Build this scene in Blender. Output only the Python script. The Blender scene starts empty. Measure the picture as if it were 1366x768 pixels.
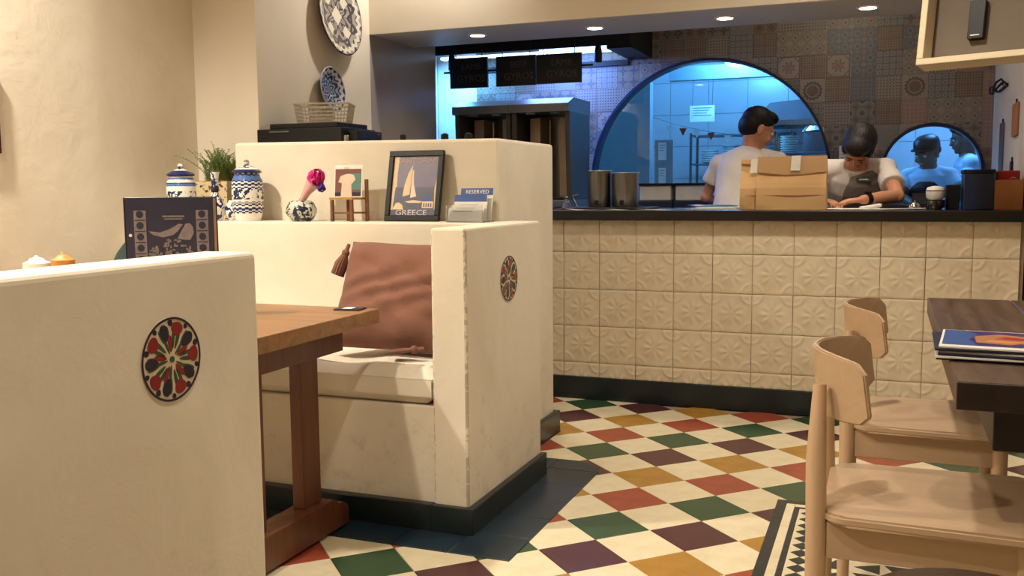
import bpy, bmesh, math, random
from mathutils import Vector, Matrix, Euler
sc = bpy.context.scene
COL = sc.collection
PI = math.pi
def R(d): return math.radians(d)
# ------------------------------------------------------------ camera
cd = bpy.data.cameras.new('camera'); cam = bpy.data.objects.new('camera', cd); COL.objects.link(cam)
cd.sensor_width = 36.0; cd.lens = 1276.71 / 1366 * 36; cd.clip_start = 0.02
cam.matrix_world = Matrix.Translation((0, 0, 1.105)) @ Matrix.Rotation(R(21.391), 4, 'Z') @ Matrix.Rotation(R(90 - 5.938), 4, 'X') @ Matrix.Rotation(R(-0.4696), 4, 'Z')
sc.camera = cam
# ------------------------------------------------------------ world, exposure
w = bpy.data.worlds.new('world'); sc.world = w; w.use_nodes = True
w.node_tree.nodes['Background'].inputs[0].default_value = (0.9, 0.82, 0.72, 1)
w.node_tree.nodes['Background'].inputs[1].default_value = 0.05
sc.view_settings.view_transform = 'Standard'; sc.view_settings.look = 'None'
sc.view_settings.gamma = 1; sc.view_settings.use_curve_mapping = False
sc.view_settings.exposure = 0.585
WARM = (1.0, 0.89, 0.73); BLUE = (0.16, 0.42, 1.0); NEUT = (1.0, 0.82, 0.62)
def lamp(kind, loc, power, color, size=0.1, target=None, angle=None, blend=0.6):
    ld = bpy.data.lights.new('lamp', kind); ld.energy = power; ld.color = color
    if kind == 'AREA': ld.shape = 'DISK'; ld.size = size
    else: ld.shadow_soft_size = size
    if kind == 'SPOT': ld.spot_size = R(angle or 90); ld.spot_blend = blend
    o = bpy.data.objects.new('lamp_light', ld); COL.objects.link(o); o.location = loc
    if target is not None:
        o.rotation_euler = (Vector(target) - Vector(loc)).to_track_quat('-Z', 'Y').to_euler()
    return o
# dining room ceiling lights (fixtures are built further down at the same spots)
DINING = [(-0.62, 1.0, 38), (-0.35, 3.55, 60), (1.2, 1.2, 12), (1.1, 3.3, 18), (-2.78, 1.85, 165), (-1.9, 0.7, 85), (0.9, -1.2, 22)]
for x, y, p in DINING:
    lamp('SPOT', (x, y, 2.64), p*1.15, WARM, 0.05, (x, y, 0), 140, 0.8)
lamp('SPOT', (-2.72, 2.75, 2.64), 11, WARM, 0.05, (-3.0, 2.75, 0.8), 95, 1.0)
lamp('SPOT', (-2.15, 4.55, 2.64), 28, (1.0, 0.93, 0.84), 0.04, (-2.5, 4.2, 0.6), 130, 0.8)
lamp('POINT', (-0.3, 5.55, 2.2), 3.2, (1.0, 0.86, 0.66), 0.1)  # unseen fill added behind the soffit to brighten the patterned tile wall, no fixture
# four soffit downlights over the kitchen pass
SOFF = [(-2.128, 4.945), (-1.467, 4.976), (-0.786, 4.958), (-0.114, 4.950)]
for x, y in SOFF:
    lamp('SPOT', (x, y, 1.93), 8, (1.0, 0.86, 0.70), 0.03, (x, y, 0), 130, 0.8)

# ------------------------------------------------------------ materials
def lin(c):
    c = c / 255.0
    return c / 12.92 if c <= 0.04045 else ((c + 0.055) / 1.055) ** 2.4
def rgb(r, g, b): return (lin(r), lin(g), lin(b), 1)
class X:                                   # tiny node-expression helper
    nt = None
    def __init__(s, sock): s.s = sock
    @staticmethod
    def m(op, *a):
        n = X.nt.nodes.new('ShaderNodeMath'); n.operation = op
        for i, v in enumerate(a):
            if isinstance(v, X): X.nt.links.new(v.s, n.inputs[i])
            else: n.inputs[i].default_value = v
        return X(n.outputs[0])
    def __add__(s, o): return X.m('ADD', s, o)
    def __radd__(s, o): return X.m('ADD', s, o)
    def __sub__(s, o): return X.m('SUBTRACT', s, o)
    def __rsub__(s, o): return X.m('SUBTRACT', o, s)
    def __mul__(s, o): return X.m('MULTIPLY', s, o)
    def __rmul__(s, o): return X.m('MULTIPLY', s, o)
    def __truediv__(s, o): return X.m('DIVIDE', s, o)
    def abs(s): return X.m('ABSOLUTE', s)
    def sin(s): return X.m('SINE', s)
    def cos(s): return X.m('COSINE', s)
    def lt(s, o): return X.m('LESS_THAN', s, o)
    def gt(s, o): return X.m('GREATER_THAN', s, o)
    def max(s, o): return X.m('MAXIMUM', s, o)
    def min(s, o): return X.m('MINIMUM', s, o)
    def sqrt(s): return X.m('SQRT', s)
    def fract(s): return X.m('FRACT', s)
    def mod(s, o): return X.m('FLOORED_MODULO', s, o)
def new_mat(name, rough=0.6, metal=0.0, spec=0.5):
    m = bpy.data.materials.new(name); m.use_nodes = True
    b = m.node_tree.nodes['Principled BSDF']
    b.inputs['Roughness'].default_value = rough; b.inputs['Metallic'].default_value = metal
    b.inputs['Specular IOR Level'].default_value = spec
    return m, m.node_tree, b
def coords(nt, kind='Object'):
    t = nt.nodes.new('ShaderNodeTexCoord'); s = nt.nodes.new('ShaderNodeSeparateXYZ')
    nt.links.new(t.outputs[kind], s.inputs[0]); return t.outputs[kind], X(s.outputs[0]), X(s.outputs[1]), X(s.outputs[2])
def mixc(nt, f, a, b):
    n = nt.nodes.new('ShaderNodeMix'); n.data_type = 'RGBA'
    if isinstance(f, X): nt.links.new(f.s, n.inputs[0])
    else: n.inputs[0].default_value = f
    for v, i in ((a, 6), (b, 7)):
        if hasattr(v, 'is_output'): nt.links.new(v, n.inputs[i])
        else: n.inputs[i].default_value = v
    return n.outputs[2]
def noise(nt, vec, scale, detail=4, rough=0.6, dist=0.0):
    n = nt.nodes.new('ShaderNodeTexNoise'); n.inputs['Scale'].default_value = scale
    n.inputs['Detail'].default_value = detail; n.inputs['Roughness'].default_value = rough; n.inputs['Distortion'].default_value = dist
    if vec is not None: nt.links.new(vec, n.inputs['Vector'])
    return X(n.outputs['Fac'])
def ramp(nt, x, stops, interp='LINEAR'):
    n = nt.nodes.new('ShaderNodeValToRGB'); cr = n.color_ramp; cr.interpolation = interp
    while len(cr.elements) < len(stops): cr.elements.new(0.5)
    for e, (p, c) in zip(cr.elements, stops): e.position = p; e.color = c
    nt.links.new(x.s, n.inputs[0]); return n.outputs[0]
def bump(nt, b, x, strength=0.3, dist=0.01):
    n = nt.nodes.new('ShaderNodeBump'); n.inputs['Strength'].default_value = strength; n.inputs['Distance'].default_value = dist
    nt.links.new(x.s, n.inputs['Height']); nt.links.new(n.outputs[0], b.inputs['Normal'])
def simple(name, c1, c2=None, scale=20, rough=0.5, metal=0.0, spec=0.5, bmp=0.0, bscale=None, stretch=None, coord='Object'):
    m, nt, b = new_mat(name, rough, metal, spec); X.nt = nt
    v, x, y, z = coords(nt, coord)
    if stretch:
        mp = nt.nodes.new('ShaderNodeMapping'); mp.inputs['Scale'].default_value = stretch
        nt.links.new(v, mp.inputs[0]); v = mp.outputs[0]
    f = noise(nt, v, scale)
    f = (f - 0.3) * 2.5
    cl = nt.nodes.new('ShaderNodeClamp'); nt.links.new(f.s, cl.inputs[0]); f = X(cl.outputs[0])
    nt.links.new(mixc(nt, f, c1, c2 or tuple(min(1, k*0.88) for k in c1[:3]) + (1,)), b.inputs['Base Color'])
    if bmp: bump(nt, b, noise(nt, v, bscale or scale*2), bmp, 0.004)
    return m
def wood(name, c1, c2, c3, axis='X', rough=0.45, scale=1.0):
    m, nt, b = new_mat(name, rough); X.nt = nt
    v, x, y, z = coords(nt)
    mp = nt.nodes.new('ShaderNodeMapping')
    s = {'X': (1.2, 14, 14), 'Y': (14, 1.2, 14), 'Z': (14, 14, 1.2)}[axis]
    mp.inputs['Scale'].default_value = tuple(k*scale for k in s); nt.links.new(v, mp.inputs[0])
    f = noise(nt, mp.outputs[0], 2.2, 6, 0.65, 0.6)
    nt.links.new(ramp(nt, f, [(0.3, c1), (0.52, c2), (0.72, c3)]), b.inputs['Base Color'])
    bump(nt, b, noise(nt, mp.outputs[0], 9, 3), 0.12, 0.002)
    return m
def plaster(name, c1, c2, dirt=None, dirt_z=0.45, rough=0.75, sc_=1.6, bstr=0.25):
    m, nt, b = new_mat(name, rough, 0, 0.3); X.nt = nt
    v, x, y, z = coords(nt)
    f = noise(nt, v, sc_, 5, 0.55, 0.8)
    col = ramp(nt, f, [(0.32, c2), (0.62, c1)])
    if dirt:   # scuffs gathered near the floor and a few rubbed marks
        g = noise(nt, v, 9, 6, 0.75)
        k = X.m('MULTIPLY', (dirt_z - z) * (1/dirt_z), 1.0)
        cl = nt.nodes.new('ShaderNodeClamp'); nt.links.new(k.s, cl.inputs[0]); k = X(cl.outputs[0])
        q = (g + k*0.20 - 0.66) * 4.0
        cl = nt.nodes.new('ShaderNodeClamp'); nt.links.new(q.s, cl.inputs[0])
        col = mixc(nt, X(cl.outputs[0]) * 0.35, col, dirt)
    nt.links.new(col, b.inputs['Base Color'])
    bump(nt, b, noise(nt, v, 7, 5, 0.6, 0.5) + noise(nt, v, 2.2, 3) * 1.6, bstr, 0.012)
    return m
def emit(name, c, s):
    m = bpy.data.materials.new(name); m.use_nodes = True; nt = m.node_tree; nt.nodes.remove(nt.nodes['Principled BSDF'])
    e = nt.nodes.new('ShaderNodeEmission'); e.inputs[0].default_value = tuple(c[:3]) + (1,); e.inputs[1].default_value = s
    nt.links.new(e.outputs[0], nt.nodes['Material Output'].inputs[0]); return m
M = {}
M['wall'] = plaster('plaster_wall', rgb(232, 222, 204), rgb(216, 204, 184), sc_=1.1, bstr=0.28)
M['booth'] = plaster('booth_plaster', rgb(228, 219, 201), rgb(214, 203, 183), rgb(120, 96, 70), 0.6)
M['smooth_wall'] = plaster('painted_wall', rgb(226, 216, 200), rgb(219, 208, 190), sc_=0.8, bstr=0.08)
M['ceiling'] = simple('ceiling_paint', rgb(215, 208, 198), rough=0.8)
M['grey_wall'] = simple('grey_paint', rgb(158, 148, 140), rgb(146, 138, 130), 2, rough=0.4)
M['relief'] = simple('relief_tile_glaze', rgb(228, 214, 188), rgb(212, 196, 168), 9, rough=0.42, bmp=0.1)
M['grout'] = simple('grout', rgb(150, 130, 102), rough=0.9)
M['dark_base'] = simple('dark_teal_baseboard', rgb(22, 36, 40), rgb(16, 26, 30), 8, rough=0.3)
M['blue_tile'] = simple('navy_floor_tile', rgb(32, 52, 66), rgb(24, 40, 52), 5, rough=0.3)
M['black_stone'] = simple('black_counter_stone', rgb(20, 18, 18), rgb(30, 27, 26), 40, rough=0.25)
M['black'] = simple('black_plastic', rgb(16, 15, 16), rough=0.45, spec=0.3)
M['black_gloss'] = simple('black_gloss', rgb(12, 12, 14), rough=0.12)
M['white'] = simple('white_plastic', rgb(235, 232, 225), rough=0.4)
M['paper'] = simple('white_paper', rgb(236, 232, 222), rough=0.8)
M['steel'] = simple('brushed_steel', rgb(150, 146, 140), rgb(120, 117, 112), 3, rough=0.28, metal=1.0, stretch=(30, 30, 1))
M['steel_dark'] = simple('dark_steel', rgb(112, 112, 118), rgb(98, 98, 104), 3, rough=0.4, metal=0.35)
M['chrome'] = simple('chrome', rgb(210, 208, 205), rough=0.12, metal=1.0)
for k, c1, c2 in (('cream', (232, 220, 190), (218, 203, 168)), ('red', (160, 78, 56), (146, 68, 48)), ('green', (52, 84, 56), (44, 72, 48)), ('maroon', (84, 46, 50), (72, 38, 44)), ('ochre', (178, 134, 58), (160, 118, 48))):
    M['t_'+k] = simple('cement_tile_'+k, rgb(*c1), rgb(*c2), 12, rough=0.24, spec=0.45)
M['t_black'] = simple('cement_tile_charcoal', rgb(44, 48, 50), rgb(34, 38, 40), 12, rough=0.3)
M['oak_table'] = wood('orange_brown_wood', rgb(112, 78, 46), rgb(134, 95, 58), rgb(148, 108, 70), 'X', 0.4)
M['oak_leg'] = wood('red_brown_leg_wood', rgb(78, 44, 27), rgb(98, 56, 34), rgb(110, 66, 42), 'Z', 0.4)
M['walnut'] = wood('dark_plank_wood', rgb(58, 42, 32), rgb(88, 66, 50), rgb(112, 86, 66), 'Y', 0.4)
M['walnut_dark'] = wood('near_black_wood', rgb(26, 18, 14), rgb(36, 24, 18), rgb(46, 32, 24), 'Y', 0.4)
M['ash'] = wood('pale_ash_wood', rgb(182, 152, 121), rgb(190, 160, 128), rgb(198, 168, 136), 'X', 0.5, 0.5)
M['ash_v'] = wood('pale_ash_wood_upright', rgb(192, 158, 124), rgb(200, 167, 132), rgb(206, 175, 140), 'Z', 0.5, 0.5)
M['seat_white'] = simple('white_cushion_cloth', rgb(232, 224, 208), rgb(222, 212, 194), 6, rough=0.9, bmp=0.25, bscale=14)
M['pink_cloth'] = simple('dusty_pink_cloth', rgb(124, 84, 68), rgb(114, 77, 62), 5, rough=0.95, bmp=0.35, bscale=90)
M['green_cloth'] = simple('dark_green_cloth', rgb(48, 66, 60), rgb(38, 54, 50), 8, rough=0.95)
M['navy'] = simple('navy_menu_cover', rgb(30, 27, 52), rgb(25, 23, 46), 10, rough=0.35)
M['menu_print'] = simple('pale_menu_print', rgb(126, 112, 106), rgb(104, 92, 94), 60, rough=0.6)
M['page_edge'] = simple('page_edges', rgb(180, 150, 118), rgb(160, 130, 100), 30, rough=0.8)
M['leaf'] = simple('fern_leaf', rgb(150, 168, 100), rgb(112, 136, 76), 14, rough=0.6)
M['kraft'] = simple('kraft_paper', rgb(206, 168, 118), rgb(200, 161, 111), 7, rough=0.75, bmp=0.15, bscale=14)
M['kraft_dark'] = simple('brown_cardboard', rgb(176, 118, 72), rgb(160, 104, 62), 7, rough=0.8)
M['shirt'] = simple('white_shirt_cloth', rgb(226, 218, 212), rgb(212, 204, 198), 9, rough=0.9, bmp=0.35, bscale=11)
M['shirt_blue'] = simple('pale_blue_shirt_cloth', rgb(190, 208, 226), rgb(178, 198, 218), 9, rough=0.9)
M['vest'] = simple('grey_vest_cloth', rgb(134, 124, 118), rgb(120, 110, 104), 9, rough=0.9, bmp=0.3, bscale=12)
M['skin'] = simple('skin', rgb(206, 146, 110), rgb(196, 134, 100), 12, rough=0.55)
M['skin_dark'] = simple('deep_skin', rgb(112, 78, 62), rgb(100, 70, 56), 12, rough=0.55)
M['hair'] = simple('black_hair', rgb(26, 20, 17), rgb(13, 10, 9), 60, rough=0.5, spec=0.35, bmp=0.8, bscale=120, stretch=(1, 0.15, 0.4))
M['trousers'] = simple('dark_trousers', rgb(30, 30, 36), rough=0.9)
M['eye_white'] = simple('eye_white', rgb(225, 222, 215), rough=0.2)
M['lid_skin'] = simple('eyelid_skin', rgb(186, 124, 92), rough=0.55)
M['lip'] = simple('lip', rgb(168, 92, 80), rough=0.5)
M['pink_flower'] = simple('pink_paper_flower', rgb(226, 60, 150), rgb(205, 40, 130), 30, rough=0.8)
M['purple_flower'] = simple('purple_paper_flower', rgb(96, 60, 150), rgb(80, 46, 130), 30, rough=0.8)
M['wrap'] = simple('pink_wrap', rgb(222, 170, 168), rgb(205, 150, 150), 20, rough=0.6)
M['brown_wood'] = wood('toy_chair_wood', rgb(96, 58, 36), rgb(120, 76, 48), rgb(138, 90, 58), 'Z')
M['blue_card'] = simple('blue_card_print', rgb(36, 76, 150), rgb(32, 70, 140), 10, rough=0.5)
M['trim_blue'] = simple('dark_blue_arch_trim', rgb(22, 34, 66), rough=0.35)
M['red_plain'] = simple('red_plastic', rgb(170, 24, 30), rough=0.5)
M['orange'] = simple('orange_cap', rgb(216, 140, 70), rough=0.5)
M['kitchen_tile'] = simple('kitchen_wall_tile', rgb(206, 214, 218), rgb(196, 204, 210), 3, rough=0.25)
M['kitchen_dark'] = simple('kitchen_panel', rgb(132, 150, 158), rgb(120, 138, 146), 3, rough=0.4)
M['lime'] = simple('lime_green_bag', rgb(160, 200, 70), rgb(140, 184, 60), 12, rough=0.6)
M['taupe'] = simple('taupe_panel', rgb(112, 100, 88), rgb(104, 92, 80), 4, rough=0.8)
M['leather'] = simple('dark_brown_leather', rgb(62, 34, 26), rgb(48, 26, 20), 12, rough=0.25)
M['grate'] = simple('beige_plastic_basket', rgb(172, 160, 140), rough=0.5)
M['bulb'] = emit('downlight_glow', (1.0, 0.93, 0.82), 14.0)
M['warm_bulb'] = emit('warm_downlight_glow', (1.0, 0.85, 0.6), 10.0)
M['blue_tube'] = emit('blue_white_tube_glow', (0.38, 0.66, 1.0), 4.0)
M['blue_glow'] = emit('kitchen_light_glow', (0.30, 0.62, 1.0), 8.0)
mg, nt, b = new_mat('arch_glass', 0.02); b.inputs['Transmission Weight'].default_value = 1.0; b.inputs['IOR'].default_value = 1.35
b.inputs['Base Color'].default_value = (0.86, 0.94, 0.97, 1); M['glass'] = mg
ma, nt, b = new_mat('clear_acrylic', 0.05); b.inputs['Transmission Weight'].default_value = 0.9; M['acrylic'] = ma

# patterned wall tiles: flat print, eleven designs
def pat(name, bg, fg, acc, fn, rough=0.4):
    md = rgb(118, 108, 100); bg, fg, acc = [tuple(0.55*c[i]+0.45*md[i] for i in range(3))+(1,) for c in (bg, fg, acc)]
    m, nt, b = new_mat(name, rough, 0, 0.35); X.nt = nt
    v, x, y, z = coords(nt); u = x * (1/0.075); t = z * (1/0.075); u = X.m('PINGPONG', u + 1.0, FQ) * (2/FQ) - 1.0; t = X.m('PINGPONG', t + 1.0, FQ) * (2/FQ) - 1.0
    r = (u*u + t*t).sqrt(); a = X.m('ARCTAN2', t, u)
    f, g = fn(u, t, r, a)
    col = mixc(nt, f, bg, fg); col = mixc(nt, g, col, acc)
    nz = noise(nt, v, 60, 3)
    col = mixc(nt, (nz - 0.35) * 0.5, col, rgb(70, 62, 56))
    nt.links.new(col, b.inputs['Base Color']); return m
def band(x, lo, hi): return x.gt(lo) * x.lt(hi)
def cell(u, t, n):   # local distance to nearest lattice dot
    uu = (u*(n/2)+0.5*n).fract() - 0.5; tt = (t*(n/2)+0.5*n).fract() - 0.5
    return uu, tt, (uu*uu + tt*tt).sqrt()
def p_star(u, t, r, a): return (band(r + (a*8).cos()*0.12, 0.3, 0.42)).max(band(u.abs().max(t.abs()), 0.86, 0.95)), (r + (a*4).cos()*0.15).lt(0.22).max(band(u.abs()+t.abs(), 1.25, 1.4))
def p_dots(u, t, r, a):
    uu, tt, d = cell(u, t, 4); return d.lt(0.3), d.lt(0.12).max((uu.abs()+tt.abs()).gt(0.86))
def p_rings(u, t, r, a):
    uu, tt, d = cell(u, t, 3); return band(d, 0.24, 0.40), d.lt(0.1)
def p_flower(u, t, r, a): return (r + (a*8).cos()*0.14).lt(0.62) * r.gt(0.3), r.lt(0.26).max(band(r, 0.78, 0.86))
def p_lat(u, t, r, a):
    p = ((u+t)*2).fract(); q = ((u-t)*2).fract(); return p.lt(0.22).max(q.lt(0.22)), band(p, 0.5, 0.7) * band(q, 0.5, 0.7)
def p_arcs(u, t, r, a):
    d = ((u.abs()-1)*(u.abs()-1) + (t.abs()-1)*(t.abs()-1)).sqrt(); return band(d, 0.5, 0.66).max(band(d, 0.82, 0.9)), d.lt(0.34).max((r + (a*4).cos()*0.1).lt(0.2))
def p_cross(u, t, r, a): return (u.abs().min(t.abs())).lt(0.16) * r.lt(0.85), band(u.abs()+t.abs(), 0.55, 0.72).max(r.lt(0.14))
def p_diam(u, t, r, a):
    s = u.abs()+t.abs(); return band(s, 0.8, 0.98).max(band(s, 1.2, 1.3)), s.lt(0.3).max(band(r, 0.5, 0.56))
def p_sun(u, t, r, a): return r.lt(0.46), band(r + (a*16).cos()*0.06, 0.56, 0.76)
def p_zig(u, t, r, a):
    uu, tt, d = cell(u, t, 2); return band(d + (X.m('ARCTAN2', tt, uu)*8).cos()*0.06, 0.2, 0.36), d.lt(0.1).max((uu.abs().max(tt.abs())).gt(0.46))
def p_check(u, t, r, a):
    uu, tt, d = cell(u, t, 5); return (uu.abs()+tt.abs()).lt(0.36), (u.abs().max(t.abs())).gt(0.93)
PAT = []; FQ = 1.0
cr = rgb(176, 164, 146); gb = rgb(128, 134, 140); dk = rgb(58, 52, 54); br = rgb(116, 74, 50); sl = rgb(96, 112, 126); ru = rgb(150, 88, 66); tn = rgb(152, 132, 106); gr = rgb(104, 106, 96); nv = rgb(50, 62, 86)
for nm, bg, fg, ac, fn in (('star', cr, dk, ru, p_star), ('dots', cr, nv, br, p_dots), ('rings', gb, nv, br, p_rings), ('flower', tn, br, dk, p_flower), ('lattice', cr, sl, dk, p_lat),
        ('arcs', gr, cr, dk, p_arcs), ('cross', tn, dk, sl, p_cross), ('diamond', cr, gr, br, p_diam), ('sun', cr, br, dk, p_sun), ('rosette', gb, cr, nv, p_zig), ('checker', tn, dk, ru, p_check), ('blue_star', sl, cr, nv, p_star), ('pink_rings', cr, rgb(176, 92, 96), dk, p_rings), ('dark_arcs', dk, cr, tn, p_arcs)):
    FQ = 2.0 if fn in (p_star, p_sun) and nm != 'blue_star' else 1.0; PAT.append(pat('printed_tile_'+nm, bg, fg, ac, fn))
# ceramic with blue bands
def ceramic(name, stops, zlo, zhi, white=rgb(226, 222, 214), zig=True):
    m, nt, b = new_mat(name, 0.15); X.nt = nt
    v, x, y, z = coords(nt); a = X.m('ARCTAN2', y, x); h = (z - zlo) * (1/(zhi-zlo))
    hh = h + (a*14).sin().gt(0.0)*0.022 if zig else h
    base = ramp(nt, hh, stops, 'CONSTANT')
    q = ((a*3.0).sin()*0.5 + 0.5) ; n = noise(nt, v, 55, 2)
    mask = band(h, 0.42, 0.62) * (n + q*0.12).gt(0.58)
    nt.links.new(mixc(nt, mask, base, rgb(40, 48, 84)), b.inputs['Base Color']); return m
wh, bl, lb = rgb(228, 224, 214), rgb(34, 44, 92), rgb(78, 108, 170)
M['jar_glaze'] = ceramic('blue_white_jar_glaze', [(0, wh), (0.17, bl), (0.2, wh), (0.22, bl), (0.27, wh), (0.31, bl), (0.34, wh), (0.36, bl), (0.38, wh), (0.64, bl), (0.67, wh), (0.70, bl), (0.745, wh), (0.77, bl), (0.80, lb), (0.9, bl), (0.93, wh)], 0, 0.21)
M['jar_pale'] = ceramic('pale_jar_glaze', [(0, wh), (0.2, bl), (0.23, wh), (0.72, lb), (0.78, bl), (0.80, wh), (0.86, lb), (0.9, wh), (0.93, bl), (0.96, wh)], 0, 0.20, zig=False)
def blotch(name, bg, fg, scale, thr, acc=None):
    m, nt, b = new_mat(name, 0.2); X.nt = nt; v, x, y, z = coords(nt)
    n = noise(nt, v, scale, 2, 0.5, 1.2); col = mixc(nt, n.gt(thr), bg, fg)
    if acc: col = mixc(nt, noise(nt, v, scale*1.7, 1).gt(0.64), col, acc)
    nt.links.new(col, b.inputs['Base Color']); return m
M['vase_glaze'] = blotch('small_vase_glaze', wh, bl, 34, 0.53)
M['bowl_glaze'] = blotch('round_vase_glaze', rgb(196, 196, 180), rgb(36, 44, 66), 42, 0.48)
M['pot_glaze'] = blotch('flecked_planter_glaze', rgb(206, 188, 150), rgb(110, 72, 50), 30, 0.64, rgb(60, 44, 44))
def plate_mat(name, bg, fg, rim, rad, k):
    m, nt, b = new_mat(name, 0.15); X.nt = nt; v, x, y, z = coords(nt)
    u = y*(1/rad); t = z*(1/rad); r = (u*u+t*t).sqrt(); a = X.m('ARCTAN2', t, u)
    if k: # star of lozenges
        f = ((r*22 + (a*8).cos()*2.6).sin()).gt(0.25).max(band(r, 0.60, 0.66)).max(((a*8).sin()*r).abs().lt(0.06) * r.lt(0.6)); g = band(r + (a*26).cos()*0.03, 0.8, 0.9)
        col = mixc(nt, f, bg, fg); col = mixc(nt, g, col, rgb(206, 200, 186)); col = mixc(nt, (u.abs()+t.abs()).lt(0.24), col, rgb(206, 200, 180)); col = mixc(nt, r.gt(0.955), col, rim)
        uu = u.abs() - 0.36; tt = t.abs() - 0.36; col = mixc(nt, (uu.abs()+tt.abs()).lt(0.17), col, rgb(206, 200, 180))
    else:
        f = ((r*26 + (a*8).cos()*2.4).sin()).gt(-0.1); col = mixc(nt, f, bg, fg); col = mixc(nt, band(r + (a*16).cos()*0.05, 0.74, 0.88), col, rgb(186, 190, 200)); col = mixc(nt, r.gt(0.96), col, rim)
    nt.links.new(col, b.inputs['Base Color']); return m
M['plate_big'] = plate_mat('large_plate_glaze', rgb(150, 142, 134), rgb(58, 54, 66), rgb(66, 40, 44), 0.205, 1)
M['plate_small'] = plate_mat('small_plate_glaze', rgb(140, 148, 168), rgb(44, 52, 84), rgb(180, 182, 190), 0.112, 0)

# ------------------------------------------------------------ mesh helpers
class MB:
    def __init__(s): s.bm = bmesh.new()
    def _x(s, vs, T):
        if T is not None: bmesh.ops.transform(s.bm, matrix=T, verts=list(vs))
    def box(s, x0, x1, y0, y1, z0, z1, bev=0.0, T=None, seg=2):
        r = bmesh.ops.create_cube(s.bm, size=1); vs = r['verts']
        for v in vs: v.co = Vector(((x0+x1)/2 + v.co.x*(x1-x0), (y0+y1)/2 + v.co.y*(y1-y0), (z0+z1)/2 + v.co.z*(z1-z0)))
        if bev:
            es = list({e for v in vs for e in v.link_edges})
            g = bmesh.ops.bevel(s.bm, geom=es, offset=bev, segments=seg, affect='EDGES', profile=0.5)
            vs = list({v for f in g['faces'] for v in f.verts} | {v for v in vs if v.is_valid})
        s._x(vs, T); return s
    def lathe(s, prof, seg=24, T=None, cap=True):
        rings = []; allv = []
        for r, z in prof:
            ring = [s.bm.verts.new((r*math.cos(2*PI*i/seg), r*math.sin(2*PI*i/seg), z)) for i in range(seg)]
            rings.append(ring); allv += ring
        for a, b_ in zip(rings, rings[1:]):
            for i in range(seg): s.bm.faces.new((a[i], a[(i+1) % seg], b_[(i+1) % seg], b_[i]))
        if cap:
            s.bm.faces.new(rings[0][::-1]); s.bm.faces.new(rings[-1])
        s._x(allv, T); return s
    def tube(s, pts, r, seg=8, cap=True):
        pts = [Vector(p) for p in pts]; rs = r if isinstance(r, (list, tuple)) else [r]*len(pts)
        rings = []
        for i, p in enumerate(pts):
            d = (pts[min(i+1, len(pts)-1)] - pts[max(i-1, 0)]).normalized()
            up = Vector((0, 0, 1)) if abs(d.z) < 0.95 else Vector((1, 0, 0))
            a = d.cross(up).normalized(); b_ = d.cross(a).normalized()
            rings.append([s.bm.verts.new(p + (a*math.cos(2*PI*k/seg) + b_*math.sin(2*PI*k/seg))*rs[i]) for k in range(seg)])
        for a, b_ in zip(rings, rings[1:]):
            for i in range(seg): s.bm.faces.new((a[i], a[(i+1) % seg], b_[(i+1) % seg], b_[i]))
        if cap: s.bm.faces.new(rings[0][::-1]); s.bm.faces.new(rings[-1])
        return s
    def prism(s, poly, d0, d1, axis='z', T=None):
        def P(a, b_, d): return {'z': (a, b_, d), 'y': (a, d, b_), 'x': (d, a, b_)}[axis]
        lo = [s.bm.verts.new(P(a, b_, d0)) for a, b_ in poly]; hi = [s.bm.verts.new(P(a, b_, d1)) for a, b_ in poly]
        n = len(poly); s.bm.faces.new(lo[::-1]); s.bm.faces.new(hi)
        for i in range(n): s.bm.faces.new((lo[i], lo[(i+1) % n], hi[(i+1) % n], hi[i]))
        s._x(lo+hi, T); return s
    def ball(s, c, rx, ry=None, rz=None, seg=16, T=None):
        g = bmesh.ops.create_uvsphere(s.bm, u_segments=seg, v_segments=max(6, seg//2+2), radius=1)
        for v in g['verts']: v.co = Vector((c[0]+v.co.x*rx, c[1]+v.co.y*(ry or rx), c[2]+v.co.z*(rz or rx)))
        s._x(g['verts'], T); return s
    def grid(s, nx, ny, fn, closed=False):
        vs = [[s.bm.verts.new(fn(i/nx, j/ny)) for j in range(ny+1)] for i in range(nx+1)]
        for i in range(nx):
            for j in range(ny): s.bm.faces.new((vs[i][j], vs[i+1][j], vs[i+1][j+1], vs[i][j+1]))
        return s
    def mesh(s, name, mat, smooth=False):
        bmesh.ops.recalc_face_normals(s.bm, faces=s.bm.faces)
        me = bpy.data.meshes.new(name); s.bm.to_mesh(me); s.bm.free()
        if mat: me.materials.append(mat)
        if smooth:
            me.polygons.foreach_set('use_smooth', [True]*len(me.polygons))
            try: me.set_sharp_from_angle(angle=R(40))
            except Exception: pass
        return me
    def done(s, name, mat, parent=None, loc=None, rot=None, smooth=False):
        return obj(name, s.mesh(name, mat, smooth), parent, loc, rot)
def obj(name, me, parent=None, loc=None, rot=None):
    o = bpy.data.objects.new(name, me); COL.objects.link(o)
    if parent is not None: o.parent = parent
    if loc is not None: o.location = loc
    if rot is not None: o.rotation_euler = rot
    return o
def tag(o, label, cat, group=None):
    o['label'] = label; o['category'] = cat
    if group: o['group'] = group
    return o
def thing(name, label, cat, loc=(0, 0, 0), rz=0.0, group=None):
    o = bpy.data.objects.new(name, None); COL.objects.link(o); o.empty_display_size = 0.05
    o.location = loc; o.rotation_euler = (0, 0, rz); return tag(o, label, cat, group)
def struct(o): o['kind'] = 'structure'; return o
def T_(x=0, y=0, z=0, rx=0, ry=0, rz=0): return Matrix.Translation((x, y, z)) @ Euler((rx, ry, rz)).to_matrix().to_4x4()
def copy_tree(o, parent=None):
    c = o.copy(); COL.objects.link(c)
    if parent is not None: c.parent = parent
    for ch in list(o.children): copy_tree(ch, c)
    return c
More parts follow.
